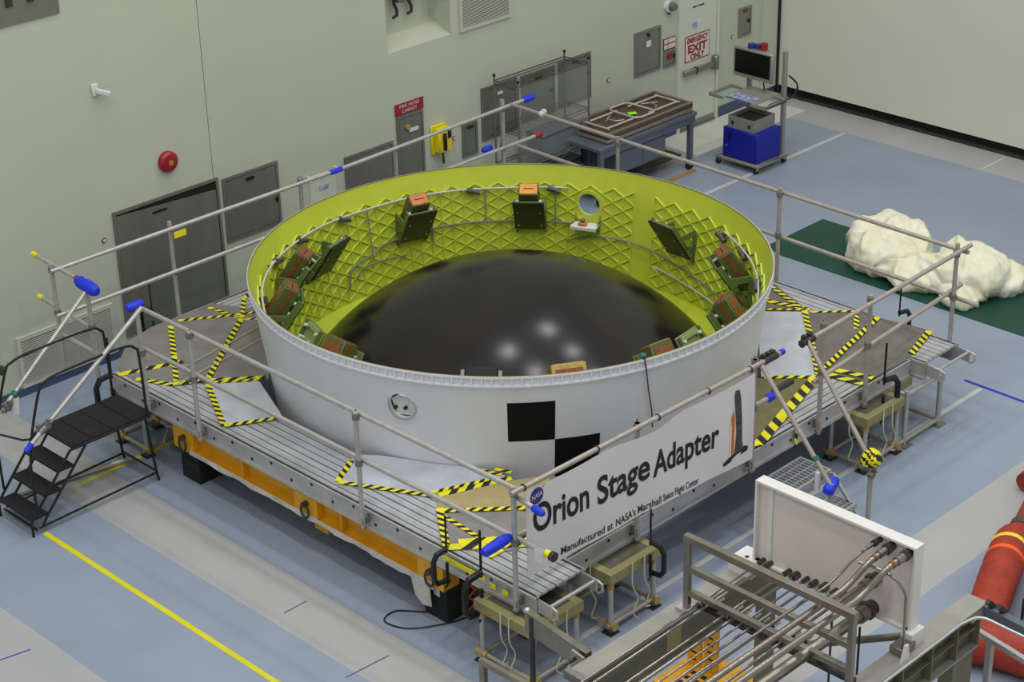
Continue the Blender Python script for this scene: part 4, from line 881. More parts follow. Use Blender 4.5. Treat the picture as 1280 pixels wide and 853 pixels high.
# C clamps
def c_clamp(label, x, y, dx, dy, z=0.62, k=1.0):
    t = thing('c_clamp', label, 'clamp', (x, y, z-0.28), group='black C clamps'); d = V(dx, dy, 0).normalized(); c = V(x, y, z)
    prof = [c+(d*a_+V(0, 0, h_))*k for a_, h_ in ((0.02, 0.16), (-0.10, 0.15), (-0.14, 0.09), (-0.14, -0.09), (-0.10, -0.15), (0.0, -0.16))]
    MB().path(prof, 0.026*k, 8).build('clamp_frame', 'black', t); MB().tube(c+(d*0.02+V(0, 0, -0.2))*k, c+(d*0.02+V(0, 0, 0.02))*k, 0.015*k, 8).build('screw', 'black', t)
    MB().tube(c+(d*0.02+V(0, 0, 0.12))*k, c+(d*0.02+V(0, 0, 0.5))*k, 0.010*k, 8).build('spindle', 'black', t); MB().tube(c+(d*0.02+V(-0.06, -0.03, -0.21))*k, c+(d*0.02+V(0.06, 0.03, -0.21))*k, 0.008*k, 6).build('tommy_bar', 'black', t)
c_clamp('black C clamp gripping the front corner plank', -3.42, -2.97, 1, 0, 0.70, 1.25)
c_clamp('black C clamp hanging on the stand under banner', -1.88, -3.62, 0, 1, 0.62)
c_clamp('black C clamp beside the stair platform', -3.37, 2.64, 1, 0, 0.68, 1.25)
c_clamp('black C clamp on the right front plank', 1.95, -3.46, -1, 0.2, 0.70, 1.25)
c_clamp('small black C clamp by the hazard tape on left plank', -3.40, -2.52, 1, 0, 0.78)
c_clamp('black C clamp at the wall end of the left checker plate', -2.30, 3.36, 0.3, -1, 0.88)
c_clamp('black C clamp on the far right checker plate edge', 3.28, -2.72, -1, 0.2, 0.80)

# ------------------------------------------------------------------ black stairs
t = thing('platform_stairs', 'black steel step stairs with platform and handrails at the left', 'stairs', (-4.2, 2.06, 0))
y0, y1 = 1.76, 2.36
for k in range(4):
    xa = -4.45+0.245*k; MB().b2((xa+0.003, y0, 0.775), (xa+0.242, y1, 0.80)).build('platform_board', 'black_tread', t, bevel=0.004)
for xa, z in ((-4.64, 0.6), (-4.82, 0.4), (-5.0, 0.2)): MB().b2((xa, y0, z-0.028), (xa+0.20, y1, z)).build('step', 'black_tread', t, bevel=0.005)
for y in (y0, y1):
    MB().path([(-5.0, y, 0.0), (-5.0, y, 0.16), (-4.46, y, 0.77)], 0.014, 8).build('stringer', 'black', t); MB().path([(-4.88, y, 0.08), (-4.82, y, 0.16), (-4.27, y, 0.77)], 0.014, 8).build('stringer', 'black', t)
    MB().path([(-3.56, y, 0.77), (-3.50, y, 0.12), (-3.48, y, 0.0)], 0.014, 8).build('leg', 'black', t); MB().tube((-4.92, y, 0.07), (-3.50, y, 0.10), 0.012, 8).build('base_bar', 'black', t)
    MB().tube((-4.45, y, 0.765), (-3.50, y, 0.765), 0.014, 8).build('platform_edge', 'black', t)
    MB().path(smooth_pts([(-4.92, y, 0.28), (-4.90, y, 0.9), (-4.72, y, 1.50), (-4.62, y, 1.60), (-4.4, y, 1.63), (-3.74, y, 1.63), (-3.58, y, 1.57), (-3.545, y, 1.45), (-3.53, y, 0.80)], 6), 0.014, 8).build('handrail', 'black', t)
MB().tube((-3.50, y0, 0.12), (-3.50, y1, 0.12), 0.012, 8).build('cross_bar', 'black', t); MB().tube((-4.95, y0, 0.06), (-4.95, y1, 0.06), 0.012, 8).build('cross_bar', 'black', t)
MB().path([(-4.88, y1, 0.95), (-4.93, y1-0.06, 0.94), (-4.93, y0+0.06, 1.05), (-4.88, y0, 1.06)], 0.012, 8).build('safety_bar', 'black', t)
tag(MB().tube((-4.95, 2.62, 0.03), (-3.4, 2.30, 0.03), 0.03, 12).build('floor_pipe', 'pipe'), 'loose grey pipe lying on the floor behind the stairs', 'pipe')

# ------------------------------------------------------------------ grating ladder at the right
t = thing('step_ladder', 'small grey grated step ladder below the front gap in the railing', 'ladder', (0.25, -3.65, 0))
def grating(par, x0, x1, yy0, yy1, z):
    f = MB(); e = 0.025
    f.b2((x0, yy0, z-0.05), (x1, yy0+e, z)); f.b2((x0, yy1-e, z-0.05), (x1, yy1, z)); f.b2((x0, yy0+e, z-0.05), (x0+e, yy1-e, z)); f.b2((x1-e, yy0+e, z-0.05), (x1, yy1-e, z))
    f.build('step_frame', 'silver', par, smooth=False)
    n = 12
    for k in range(n): MB().b2((x0+e+(x1-x0-2*e)*(k+0.4)/n, yy0+e, z-0.03), (x0+e+(x1-x0-2*e)*(k+0.6)/n, yy1-e, z-0.002)).build('grate_bar', 'silver', par, smooth=False)
    for k in range(1, 4): MB().b2((x0+e, yy0+(yy1-yy0)*k/4-0.006, z-0.03), (x1-e, yy0+(yy1-yy0)*k/4+0.006, z-0.004)).build('grate_bar', 'silver', par, smooth=False)
grating(t, -0.06, 0.58, -3.80, -3.42, 0.56); grating(t, -0.06, 0.58, -4.12, -3.84, 0.30)
for x in (-0.05, 0.57):
    for p, q in (((x, -3.44, 0), (x, -3.44, 0.53)), ((x, -3.80, 0.0), (x, -3.80, 0.53)), ((x, -4.30, 0.0), (x, -3.82, 0.53))): MB().bar(p, q, 0.03, 0.03, upv=(0, 1, 0)).build('leg', 'silver', t)
MB().b2((0.30, -3.815, 0.52), (0.42, -3.80, 0.57)).build('green_tape', 'green_tape', t)

# ------------------------------------------------------------------ banner
t = thing('banner', 'long white banner reading Orion Stage Adapter tied to the front rail', 'banner', (-1.8, -3.47, 0.9))
BX0, BX1 = -3.33, -0.27
def by(x, z):   # gentle folds of the cloth
    return -3.475-0.012*math.sin((x+3.3)*2.6)*math.sin((z-0.9)*3.2)-0.010*math.sin((x+1.75)*9)*math.exp(-((x+1.74)/0.25)**2)-0.006*math.sin(x*7.0+z*5.0)*(1.9-z)
def btop(x): s = (x-BX0)/(BX1-BX0); return 1.885-0.055*s-0.03*abs(math.sin(s*PI*3))*0.6-0.05*math.exp(-((x+1.75)/0.3)**2)
def bbot(x): s = (x-BX0)/(BX1-BX0); return 1.035-0.12*s+0.02*math.sin(s*PI)
nx, nz = 90, 18; b = MB(); vs = []; fs = []
for i in range(nx+1):
    x = BX0+(BX1-BX0)*i/nx
    for j in range(nz+1):
        z = bbot(x)+(btop(x)-bbot(x))*j/nz; vs.append((x, by(x, z), z))
for i in range(nx):
    for j in range(nz): a = i*(nz+1)+j; fs.append((a, a+nz+1, a+nz+2, a+1))
nv = len(vs); vs += [(x, y+0.003, z) for x, y, z in vs]; fs += [tuple(k+nv for k in reversed(f)) for f in fs]
b.add(vs, fs); cloth = b.build('cloth', 'banner', t, recalc=False)
def banner_text(body, x0, x1, base0, base1, cap, bold, m='ink', off=0.004):
    me = text_mesh(body, 1.0, bold); u0, u1 = text_width(me)
    ref = text_mesh('H', 1.0, bold); hh_ = max(v.co.y for v in ref.vertices); bpy.data.meshes.remove(ref)
    bm = bmesh.new(); bm.from_mesh(me); bmesh.ops.triangulate(bm, faces=bm.faces); bm.to_mesh(me); bm.free()
    def fn(u, v):
        s = (u-u0)/(u1-u0); x = x0+(x1-x0)*s; z = base0+(base1-base0)*s+v/hh_*cap; return (x, by(x, z)-off, z)
    return put_text('lettering', me, fn, m, cloth)
banner_text('Orion', -3.25, -2.57, 1.445, 1.405, 0.265, 0.022); banner_text('Stage', -2.46, -1.75, 1.375, 1.345, 0.265, 0.022); banner_text('Adapter', -1.71, -0.79, 1.325, 1.275, 0.255, 0.022)
banner_text("Manufactured at", -2.92, -2.255, 1.075, 1.045, 0.075, 0.012); banner_text("NASA's Marshall", -2.215, -1.60, 1.042, 1.015, 0.075, 0.012); banner_text("Space Flight Center", -1.575, -1.06, 1.022, 0.985, 0.068, 0.012)
def bpoly(pts, m, off=0.004, name='print'):
    vs = [(x, by(x, z)-off, z) for x, z in pts]; MB().prism(vs, (0, 0.001, 0)).build(name, m, cloth, smooth=False, recalc=True)
# round agency emblem
cx, cz, r = -3.20, 1.79, 0.078
bpoly([(cx+r*math.cos(k*PI/16), cz+r*math.sin(k*PI/16)) for k in range(32)], 'print_blue', 0.003, 'emblem_disc')
bpoly([(cx+a_, cz+c_) for a_, c_ in ((-0.085, -0.045), (-0.03, -0.035), (0.095, 0.075), (0.10, 0.085), (-0.03, -0.02), (-0.08, -0.035))], 'print_red', 0.0045, 'emblem_vector')
banner_text('NASA', cx-0.062, cx+0.062, cz-0.022, cz-0.012, 0.042, 0.0, 'print_white', 0.0065)
# rocket picture
bpoly([(-0.70, 1.005), (-0.36, 1.05), (-0.35, 1.09), (-0.42, 1.12), (-0.60, 1.09), (-0.72, 1.04)], 'ink', 0.0035, 'launch_platform')
bpoly([(-0.56, 1.09), (-0.43, 1.10), (-0.45, 1.2), (-0.46, 1.45), (-0.48, 1.66), (-0.50, 1.745), (-0.56, 1.755), (-0.575, 1.70), (-0.555, 1.5), (-0.54, 1.3)], 'print_grey', 0.004, 'launch_tower')
bpoly([(-0.62, 1.09), (-0.57, 1.09), (-0.565, 1.48), (-0.585, 1.56), (-0.615, 1.49)], 'print_orange', 0.0045, 'rocket_core'); bpoly([(-0.635, 1.08), (-0.615, 1.08), (-0.612, 1.40), (-0.624, 1.44), (-0.636, 1.40)], 'print_white', 0.005, 'rocket_booster'); bpoly([(-0.595, 1.56), (-0.575, 1.56), (-0.582, 1.63), (-0.586, 1.66), (-0.59, 1.63)], 'print_white', 0.0045, 'rocket_nose')
for x in (BX0+0.02, -2.4, -1.6, -0.9, BX1-0.02): MB().tube((x-0.006, -3.43, 1.90-0.013*(x+3.4)), (x+0.006, -3.43, 1.90-0.013*(x+3.4)), 0.034, 12).build('cable_tie', 'dark_steel', t)

# ------------------------------------------------------------------ back of the hall: rack, bench, cart, mat
t = thing('wire_rack', 'tall wire shelf rack with clear wrap before the electrical panels', 'shelf rack', (4.74, 4.1, 0))
rx0, rx1, ry0, ry1 = 4.06, 5.42, 3.87, 4.32
for x in (rx0, rx1):
    for y in (ry0, ry1): MB().tube((x, y, 0), (x, y, 1.92), 0.014, 10).build('post', 'clamp', t); MB().tube((x, y, 1.92), (x, y, 1.95), 0.02, 10).build('post_cap', 'black', t)
for z in (1.86, 1.22, 0.70, 0.2):
    f = MB()
    for y in (ry0, ry1): f.tube((rx0, y, z), (rx1, y, z), 0.008, 6); f.tube((rx0, y, z-0.04), (rx1, y, z-0.04), 0.006, 6)
    for x in (rx0, rx1): f.tube((x, ry0, z), (x, ry1, z), 0.008, 6); f.tube((x, ry0, z-0.04), (x, ry1, z-0.04), 0.006, 6)
    sh_ = f.build('shelf', 'grate', t); wv = MB()
    for k in range(1, 30): x = rx0+(rx1-rx0)*k/30; wv.tube((x, ry0, z+0.006), (x, ry1, z+0.006), 0.003, 5)
    tag(wv.build('shelf_wire', 'grate', sh_), kind='stuff')
MB().b2((rx0+0.03, ry0-0.012, 0.7), (rx1-0.03, ry0-0.009, 1.85)).build('wrap_sheet', 'clear_wrap', t, smooth=False); MB().b2((rx1+0.012, ry0+0.03, 0.7), (rx1+0.015, ry1-0.03, 1.85)).build('wrap_sheet', 'clear_wrap', t, smooth=False)
for z, lb in ((0.212, 'dark storage case on the lowest wire rack shelf'), (0.712, 'dark storage case on the second wire rack shelf')):
    tt = thing('storage_case', lb, 'case', (5.0, 4.1, z), group='cases in wire rack'); MB().b2((4.6, 3.95, z), (5.35, 4.27, z+0.32)).build('case_body', 'bench_grey', tt, bevel=0.01); MB().b2((4.59, 3.94, z+0.26), (5.36, 4.28, z+0.30)).build('case_lid', 'dark_steel', tt, bevel=0.005)

t = thing('workbench', 'grey steel workbench on casters against the wall', 'workbench', (6.05, 3.7, 0))
wx0, wx1, wy0, wy1 = 5.02, 7.06, 3.30, 4.12
MB().b2((wx0, wy0, 0.80), (wx1, wy1, 0.86)).build('bench_top', 'bench_grey', t, bevel=0.008)
MB().b2((wx0+0.02, wy0+0.02, 0.70), (wx1-0.02, wy0+0.06, 0.80)).build('front_apron', 'bench_grey', t); MB().b2((wx1-0.06, wy0+0.06, 0.70), (wx1-0.02, wy1-0.02, 0.80)).build('side_apron', 'bench_grey', t)
MB().b2((5.45, wy0+0.06, 0.36), (6.45, wy1-0.06, 0.70)).build('drawer_box', 'bench_grey', t, bevel=0.006)
for k in range(2): MB().b2((5.48+0.49*k, wy0+0.05, 0.39), (5.94+0.49*k, wy0+0.062, 0.67)).build('drawer_front', 'bench_grey', t, bevel=0.004)
MB().b2((6.3, wy0+0.2, 0.17), (wx1-0.1, wy1-0.1, 0.20)).build('lower_shelf', 'dark_steel', t); MB().b2((5.1, wy0+0.2, 0.17), (6.3, wy1-0.1, 0.20)).build('lower_shelf', 'dark_steel', t)
for x in (wx0+0.08, wx1-0.08):
    for y in (wy0+0.06, wy1-0.06):
        MB().b2((x-0.035, y-0.035, 0.16), (x+0.035, y+0.035, 0.80)).build('leg', 'bench_grey', t, bevel=0.004)
        sgn = 1 if x < 6 else -1; MB().prism([(x, y-0.01, 0.70), (x+sgn*0.13, y-0.01, 0.80), (x, y-0.01, 0.80)], (0, 0.02, 0)).build('gusset', 'bench_grey', t)
        c = MB(); c.tube((x, y-0.02, 0.075), (x, y+0.02, 0.075), 0.075, 18); cs = c.build('caster_wheel', 'rubber', t); MB().b2((x-0.03, y-0.035, 0.07), (x+0.03, y+0.035, 0.165)).build('caster_fork', 'silver', cs)
for z0, z1, lb, top_ in ((0.862, 0.925, 'lower folded table lying on the workbench', False), (0.927, 1.005, 'upper folded brown table upside down on the workbench showing folded legs', True)):
    t = thing('folding_table', lb, 'folding table', (6.1, 3.7, z0), group='folded tables on the workbench'); tx0, tx1, ty0, ty1 = (5.22, 7.02, 3.34, 4.08)
    MB().b2((tx0, ty0, z0), (tx1, ty1, z1-0.02)).build('table_top', 'table_brown' if top_ else 'table_edge', t, bevel=0.015)
    if not top_: MB().b2((tx0+0.01, ty0+0.01, z1-0.02), (tx1-0.01, ty1-0.01, z1)).build('table_edge', 'beam_grey', t); continue
    f = MB(); e = 0.05
    f.b2((tx0, ty0, z1-0.02), (tx1, ty0+e, z1)); f.b2((tx0, ty1-e, z1-0.02), (tx1, ty1, z1)); f.b2((tx0, ty0+e, z1-0.02), (tx0+e, ty1-e, z1)); f.b2((tx1-e, ty0+e, z1-0.02), (tx1, ty1-e, z1)); f.build('edge_frame', 'table_edge', t, bevel=0.004)
    zl = z1+0.012
    for sg in (-1, 1):
        xc = 6.12; xa, xb = xc+sg*0.12, xc+sg*0.74
        MB().path([(xb, 3.50, zl), (xa, 3.50, zl)], 0.014, 8).build('leg_tube', 'tube_white', t); MB().path([(xb, 3.88, zl), (xa, 3.88, zl)], 0.014, 8).build('leg_tube', 'tube_white', t); MB().tube((xb, 3.46, zl), (xb, 3.92, zl), 0.014, 8).build('leg_cross', 'tube_white', t)
        MB().path(smooth_pts([(xa+sg*0.2, 3.56, zl), (xa+sg*0.3, 3.62, zl), (xa+sg*0.32, 3.76, zl), (xa+sg*0.2, 3.82, zl), (xa+sg*0.42, 3.70, zl)], 5), 0.008, 6).build('wire_brace', 'silver', t)
    q = [(5.98, 3.42), (6.26, 3.42), (6.32, 3.48), (6.32, 3.92), (6.26, 3.98), (5.98, 3.98), (5.92, 3.92), (5.92, 3.48)]
    MB().path([(x, y, zl+0.02) for x, y in q], 0.014, 8, closed=True).build('leg_loop', 'tube_white', t)
    MB().prism([(6.02, 3.66, z1+0.002), (6.12, 3.6, z1+0.002), (6.17, 3.68, z1+0.002), (6.07, 3.75, z1+0.002)], (0, 0, 0.004)).build('green_tag', 'tag_green', t, smooth=False)
t = tag(MB().b2((6.35, 3.22, 0.0), (6.95, 3.27, 0.04)).build('timber_strip', 'gold'), 'short tan timber strip on the floor by the workbench', 'timber')

t = thing('computer_cart', 'grey mobile computer cart with monitor and keyboard tray', 'cart', (7.7, 2.85, 0))
f = MB(); f.b2((7.40, 2.46, 0.10), (7.45, 3.24, 0.14)); f.b2((7.90, 2.46, 0.10), (8.12, 3.24, 0.14)); f.b2((7.45, 2.46, 0.10), (7.90, 2.52, 0.14)); f.b2((7.45, 3.18, 0.10), (7.90, 3.24, 0.14)); f.build('base_frame', 'cart_grey', t, bevel=0.005)
MB().b2((7.43, 2.5, 0.125), (8.0, 3.2, 0.14)).build('base_tray', 'cart_grey', t)
for x, y in ((7.44, 2.52), (7.44, 3.2), (8.08, 2.52), (8.08, 3.2)):
    cs = MB().tube((x, y-0.016, 0.05), (x, y+0.016, 0.05), 0.05, 16).build('caster_wheel', 'rubber', t); MB().b2((x-0.022, y-0.026, 0.05), (x+0.022, y+0.026, 0.105)).build('caster_fork', 'silver', cs)
for y in (2.54, 3.16): MB().b2((8.02, y-0.03, 0.14), (8.08, y+0.03, 1.66 if y < 3 else 1.60)).build('upright', 'cart_grey', t, bevel=0.004)
MB().b2((7.45, 2.58, 1.01), (8.03, 3.12, 1.035)).build('tray', 'cart_grey', t, bevel=0.004)
for ya, yb in ((2.36, 2.60), (3.10, 3.36)):
    f = MB(); f.b2((7.38, ya, 1.0), (7.41, yb, 1.045)); f.b2((7.86, ya, 1.0), (7.89, yb, 1.045)); ye = ya if ya < 2.5 else yb-0.03; f.b2((7.38, ye, 1.0), (7.89, ye+0.03, 1.045)); f.build('side_handle', 'cart_grey', t, bevel=0.004)
MB().b2((7.44, 2.66, 1.036), (7.66, 3.10, 1.042)).build('printed_sheet', 'print_map', t, smooth=False)
mo = MB().b2((7.86, 2.62, 1.20), (7.93, 3.32, 1.63)).build('monitor', 'cart_grey', t, bevel=0.012); MB().b2((7.855, 2.66, 1.26), (7.862, 3.28, 1.60)).build('screen', 'screen', mo)
MB().b2((7.93, 2.80, 1.34), (8.03, 3.0, 1.46)).build('monitor_arm', 'cart_grey', t)
MB().path(smooth_pts([(7.95, 2.85, 1.22), (7.97, 2.84, 1.12), (7.96, 2.82, 1.04)], 5), 0.012, 6).build('cable', 'black', t); MB().path(smooth_pts([(8.10, 2.50, 1.30), (8.2, 2.42, 1.15), (8.14, 2.46, 0.98), (8.05, 2.56, 0.95)], 5), 0.014, 6).build('cable', 'black', t)
MB().path(smooth_pts([(7.5, 2.62, 0.98), (7.6, 2.55, 0.88), (7.8, 2.6, 0.92), (7.95, 2.5, 0.97)], 5), 0.012, 6).build('cable', 'black', t)
t = thing('blue_cabinet', 'blue metal cabinet on the computer cart base', 'cabinet', (7.72, 2.83, 0.14)); MB().b2((7.44, 2.52, 0.14), (7.98, 3.13, 0.58)).build('body', 'cart_blue', t, bevel=0.006); dr = MB().b2((7.43, 2.54, 0.16), (7.44, 3.11, 0.565)).build('door', 'cart_blue', t, bevel=0.003); MB().b2((7.42, 2.98, 0.40), (7.43, 3.02, 0.52)).build('handle', 'black', dr); MB().tube((7.42, 3.05, 0.32), (7.43, 3.05, 0.32), 0.012, 10).build('lock', 'silver', dr)
t = thing('grey_tote', 'open grey plastic tote with clasps on the blue cabinet', 'box', (7.72, 2.83, 0.582)); f = MB(); a0, a1, c0, c1 = 7.46, 7.94, 2.60, 3.06
f.b2((a0, c0, 0.582), (a1, c1, 0.60)); f.b2((a0, c0, 0.60), (a0+0.015, c1, 0.76)); f.b2((a1-0.015, c0, 0.60), (a1, c1, 0.76)); f.b2((a0+0.015, c0, 0.60), (a1-0.015, c0+0.015, 0.76)); f.b2((a0+0.015, c1-0.015, 0.60), (a1-0.015, c1, 0.76)); f.build('tub', 'cart_grey', t)
MB().b2((a0+0.03, c0+0.03, 0.60), (a1-0.03, c1-0.03, 0.71)).build('contents', 'black', t)
for y in (2.68, 2.98): MB().b2((a0-0.008, y-0.02, 0.64), (a0, y+0.02, 0.69)).build('clasp', 'dark_steel', t)
t = thing('parts_bin', 'small bin of red and blue caps above the cart monitor', 'bin', (7.96, 2.92, 1.62)); MB().b2((7.88, 2.80, 1.62), (8.02, 3.12, 1.64)).build('shelf_plate', 'cart_grey', t)
for x, y, m in ((7.95, 2.84, 'red_pad'), (7.95, 2.95, 'print_blue'), (7.92, 3.04, 'print_blue')): MB().cone((x, y, 1.64), (x, y, 1.74 if m == 'red_pad' else 1.70), 0.05, 0.055, 14).build('cap', m, t)

mt = plate('green_mat', 'long dark green mat on the floor at the right', 'mat', [(6.72, 0.82), (5.5, 0.82), (5.40, 0.5), (5.40, -5.0), (6.78, -5.0)], 'mat_green', z=0.0005, th=0.008)
# heap of white sheeting: rounded lumps fused into one skin, then creased
b = MB()
def torus_lump(cx, cy, cz, R1, R2, r, rot, n=28, m=14):
    vs = []; fs = []
    for i in range(n):
        u = 2*PI*i/n
        for j in range(m):
            v = 2*PI*j/m; rr = r*(1+0.15*math.sin(2*u+1))
            x, y = (R1+rr*math.cos(v))*math.cos(u), (R2+rr*math.cos(v))*math.sin(u); vs.append((cx+x*math.cos(rot)-y*math.sin(rot), cy+x*math.sin(rot)+y*math.cos(rot), cz+rr*math.sin(v)*1.05))
    for i in range(n):
        for j in range(m): fs.append((i*m+j, ((i+1) % n)*m+j, ((i+1) % n)*m+(j+1) % m, i*m+(j+1) % m))
    b.add(vs, fs)
torus_lump(6.10, -0.66, 0.24, 0.27, 0.33, 0.25, 0.2)
for c, sc_ in (((6.10, -0.66, 0.12), (0.35, 0.40, 0.16)), ((6.32, -0.62, 0.36), (0.30, 0.40, 0.20)), ((5.80, -1.18, 0.13), (0.36, 0.48, 0.17)), ((5.98, -1.50, 0.16), (0.36, 0.40, 0.2)), ((6.10, -1.86, 0.24), (0.42, 0.48, 0.27)), ((6.32, -2.12, 0.15), (0.32, 0.30, 0.17)), ((5.72, -1.98, 0.10), (0.26, 0.26, 0.13)), ((6.28, -1.70, 0.34), (0.25, 0.28, 0.2))): b.sphere(c, 1.0, 20, 12, sc_)
hp = b.build('plastic_sheeting', 'sheeting', recalc=False)
md = hp.modifiers.new('fuse', 'REMESH'); md.mode = 'VOXEL'; md.voxel_size = 0.022
dg = bpy.context.evaluated_depsgraph_get(); me = bpy.data.meshes.new_from_object(hp.evaluated_get(dg)); hp.modifiers.clear(); hp.data = me
bm = bmesh.new(); bm.from_mesh(me); bmesh.ops.smooth_vert(bm, verts=bm.verts, factor=0.5, use_axis_x=True, use_axis_y=True, use_axis_z=True); bm.normal_update()
L0 = hp.location.copy(); new = []
for v in bm.verts:
    p = v.co+L0; q = p+0.22*Vector(noise.noise_vector(p*1.7))
    r1 = 1-2*abs(noise.noise(V(q.x*1.6+q.y*1.2, q.y*3.2-q.x*1.4, q.z*1.6))); r2 = 1-2*abs(noise.noise(V(q.x*6.5+3-q.y*2, q.y*2.4+q.x*1.5, q.z*2.5))); r3 = 1-2*abs(noise.noise(V(q.x*11+7, q.y*10, q.z*9)))
    new.append(v.co+v.normal*(0.09*(r1-0.45)+0.045*(r2-0.4)+0.012*(r3-0.4)))
for v, c in zip(bm.verts, new): v.co = c; v.co.z = max(v.co.z, 0.010-L0.z)
bm.to_mesh(me); bm.free(); me.polygons.foreach_set('use_smooth', [True]*len(me.polygons))
tag(hp, 'crumpled heap of cream white plastic sheeting on the green mat', 'sheeting')

# ------------------------------------------------------------------ pipe gantry in the foreground
GZ = 1.40
t = thing('gantry_beam', 'steel gantry beam with pale top flange below the banner', 'steel beam', (-3.2, -5.07, 0))
MB().b2((-4.45, -5.16, GZ-0.02), (-1.95, -4.98, GZ)).build('top_flange', 'beam_grey', t, smooth=False); MB().b2((-4.43, -5.13, GZ-0.32), (-1.97, -5.09, GZ-0.02)).build('web', 'beam_olive', t, smooth=False); MB().b2((-4.45, -5.16, GZ-0.34), (-1.95, -4.98, GZ-0.32)).build('bottom_flange', 'beam_olive', t, smooth=False)
MB().b2((-3.45, -5.134, GZ-0.27), (-3.28, -5.13, GZ-0.08)).build('label_plate', 'cardboard', t, smooth=False)
MB().b2((-4.47, -5.17, GZ-0.06), (-4.40, -4.97, GZ+0.02)).build('end_clip', 'clamp', t, bevel=0.006)
for x in (-4.2, -2.1): MB().b2((x-0.06, -5.13, 0), (x+0.06, -5.01, GZ-0.34)).build('column', 'beam_olive', t, smooth=False)
t = thing('gantry_beam', 'steel gantry beam with stiffener plates at lower right', 'steel beam', (-2.8, -6.7, 0))
MB().b2((-4.6, -6.80, GZ-0.02), (-1.72, -6.61, GZ)).build('top_flange', 'beam_grey', t, smooth=False); MB().b2((-4.58, -6.72, GZ-0.36), (-1.60, -6.69, GZ-0.02)).build('web', 'beam_olive', t, smooth=False); MB().b2((-4.6, -6.80, GZ-0.38), (-1.60, -6.61, GZ-0.36)).build('bottom_flange', 'beam_grey', t, smooth=False)
for x in (-3.6, -3.1, -2.65, -2.25, -1.9): MB().b2((x-0.008, -6.795, GZ-0.36), (x+0.008, -6.72, GZ-0.02)).build('stiffener', 'beam_olive', t, smooth=False)
MB().b2((-4.58, -6.78, GZ-0.20), (-1.62, -6.72, GZ-0.185)).build('mid_plate', 'beam_olive', t, smooth=False)
MB().b2((-1.72, -6.80, GZ-0.10), (-1.50, -6.61, GZ)).build('end_channel', 'beam_grey', t, smooth=False); MB().b2((-1.60, -6.80, GZ-0.40), (-1.585, -6.61, GZ-0.10)).build('end_plate', 'beam_olive', t, smooth=False)
for x in (-1.75, -3.9): MB().b2((x-0.14, -6.77, 0), (x+0.14, -6.64, GZ-0.38)).build('column', 'beam_olive', t, smooth=False)
MB().path(smooth_pts([(-4.2, -6.83, GZ+0.02), (-2.2, -6.83, GZ+0.02), (-1.9, -6.835, GZ+0.02), (-1.75, -6.90, GZ+0.02), (-1.72, -7.1, GZ+0.0), (-1.74, -7.6, GZ)], 6), 0.012, 8).build('conduit', 'silver', t)
MB().b2((-2.60, -6.74, GZ), (-2.42, -6.62, GZ+0.07)).build('foot_tube', 'stainless', t, bevel=0.004); MB().prism([(-2.66, -6.78, GZ), (-2.56, -6.78, GZ), (-2.58, -6.78, GZ+0.14), (-2.62, -6.78, GZ+0.14)], (0, 0.02, 0)).build('lug', 'panel_white', t)
t = thing('side_rail', 'grey rail frame bolted to the lower right beam end', 'steel frame', (-1.6, -7.1, 0))
MB().bar((-1.52, -6.72, 1.34), (-1.62, -7.7, 1.34), 0.07, 0.10).build('upper_rail', 'bench_grey', t, bevel=0.004); MB().bar((-1.44, -6.70, 1.04), (-1.62, -7.7, 1.04), 0.05, 0.05).build('lower_rail', 'silver', t, bevel=0.004); MB().bar((-1.47, -6.84, 0), (-1.47, -6.84, 1.04), 0.05, 0.05, upv=(1, 0, 0)).build('leg', 'silver', t)
for y in (-6.86, -6.96): MB().bar((-1.50, y, 1.38), (-1.58, y+0.02, 1.46), 0.04, 0.05).build('pipe_clamp', 'dark_steel', t, bevel=0.004)
# white bulkhead panel
t = thing('bulkhead_panel', 'white bulkhead panel where the steel pipes end', 'panel', (-2.38, -5.9, GZ)); py0, py1, pz0, pz1 = -6.67, -5.15, 1.50, 2.26
MB().b2((-2.37, py0+0.02, pz0+0.02), (-2.302, py1-0.02, pz1-0.02)).build('face_sheet', 'panel_face', t, smooth=False)
for p, q in (((-2.41, py0, pz1-0.02), (-2.30, py1, pz1)), ((-2.41, py0, pz0), (-2.30, py1, pz0+0.02)), ((-2.41, py0, pz0+0.02), (-2.30, py0+0.02, pz1-0.02)), ((-2.41, py1-0.02, pz0+0.02), (-2.30, py1, pz1-0.02))): MB().b2(p, q).build('rim', 'panel_white', t, smooth=False)
MB().b2((-2.385, py1-0.16, pz0+0.02), (-2.37, py1-0.12, pz1-0.02)).build('stiffener', 'panel_white', t, smooth=False)
MB().b2((-2.52, -5.22, GZ), (-2.28, -4.99, GZ+0.12)).build('foot', 'panel_white', t, smooth=False); MB().b2((-2.45, -6.72, GZ), (-2.28, -6.62, GZ+0.12)).build('foot', 'panel_white', t, smooth=False)
MB().tube((-2.42, -5.1, GZ+0.12), (-2.42, -5.1, GZ+0.126), 0.018, 10).build('bolt', 'dark_steel', t)
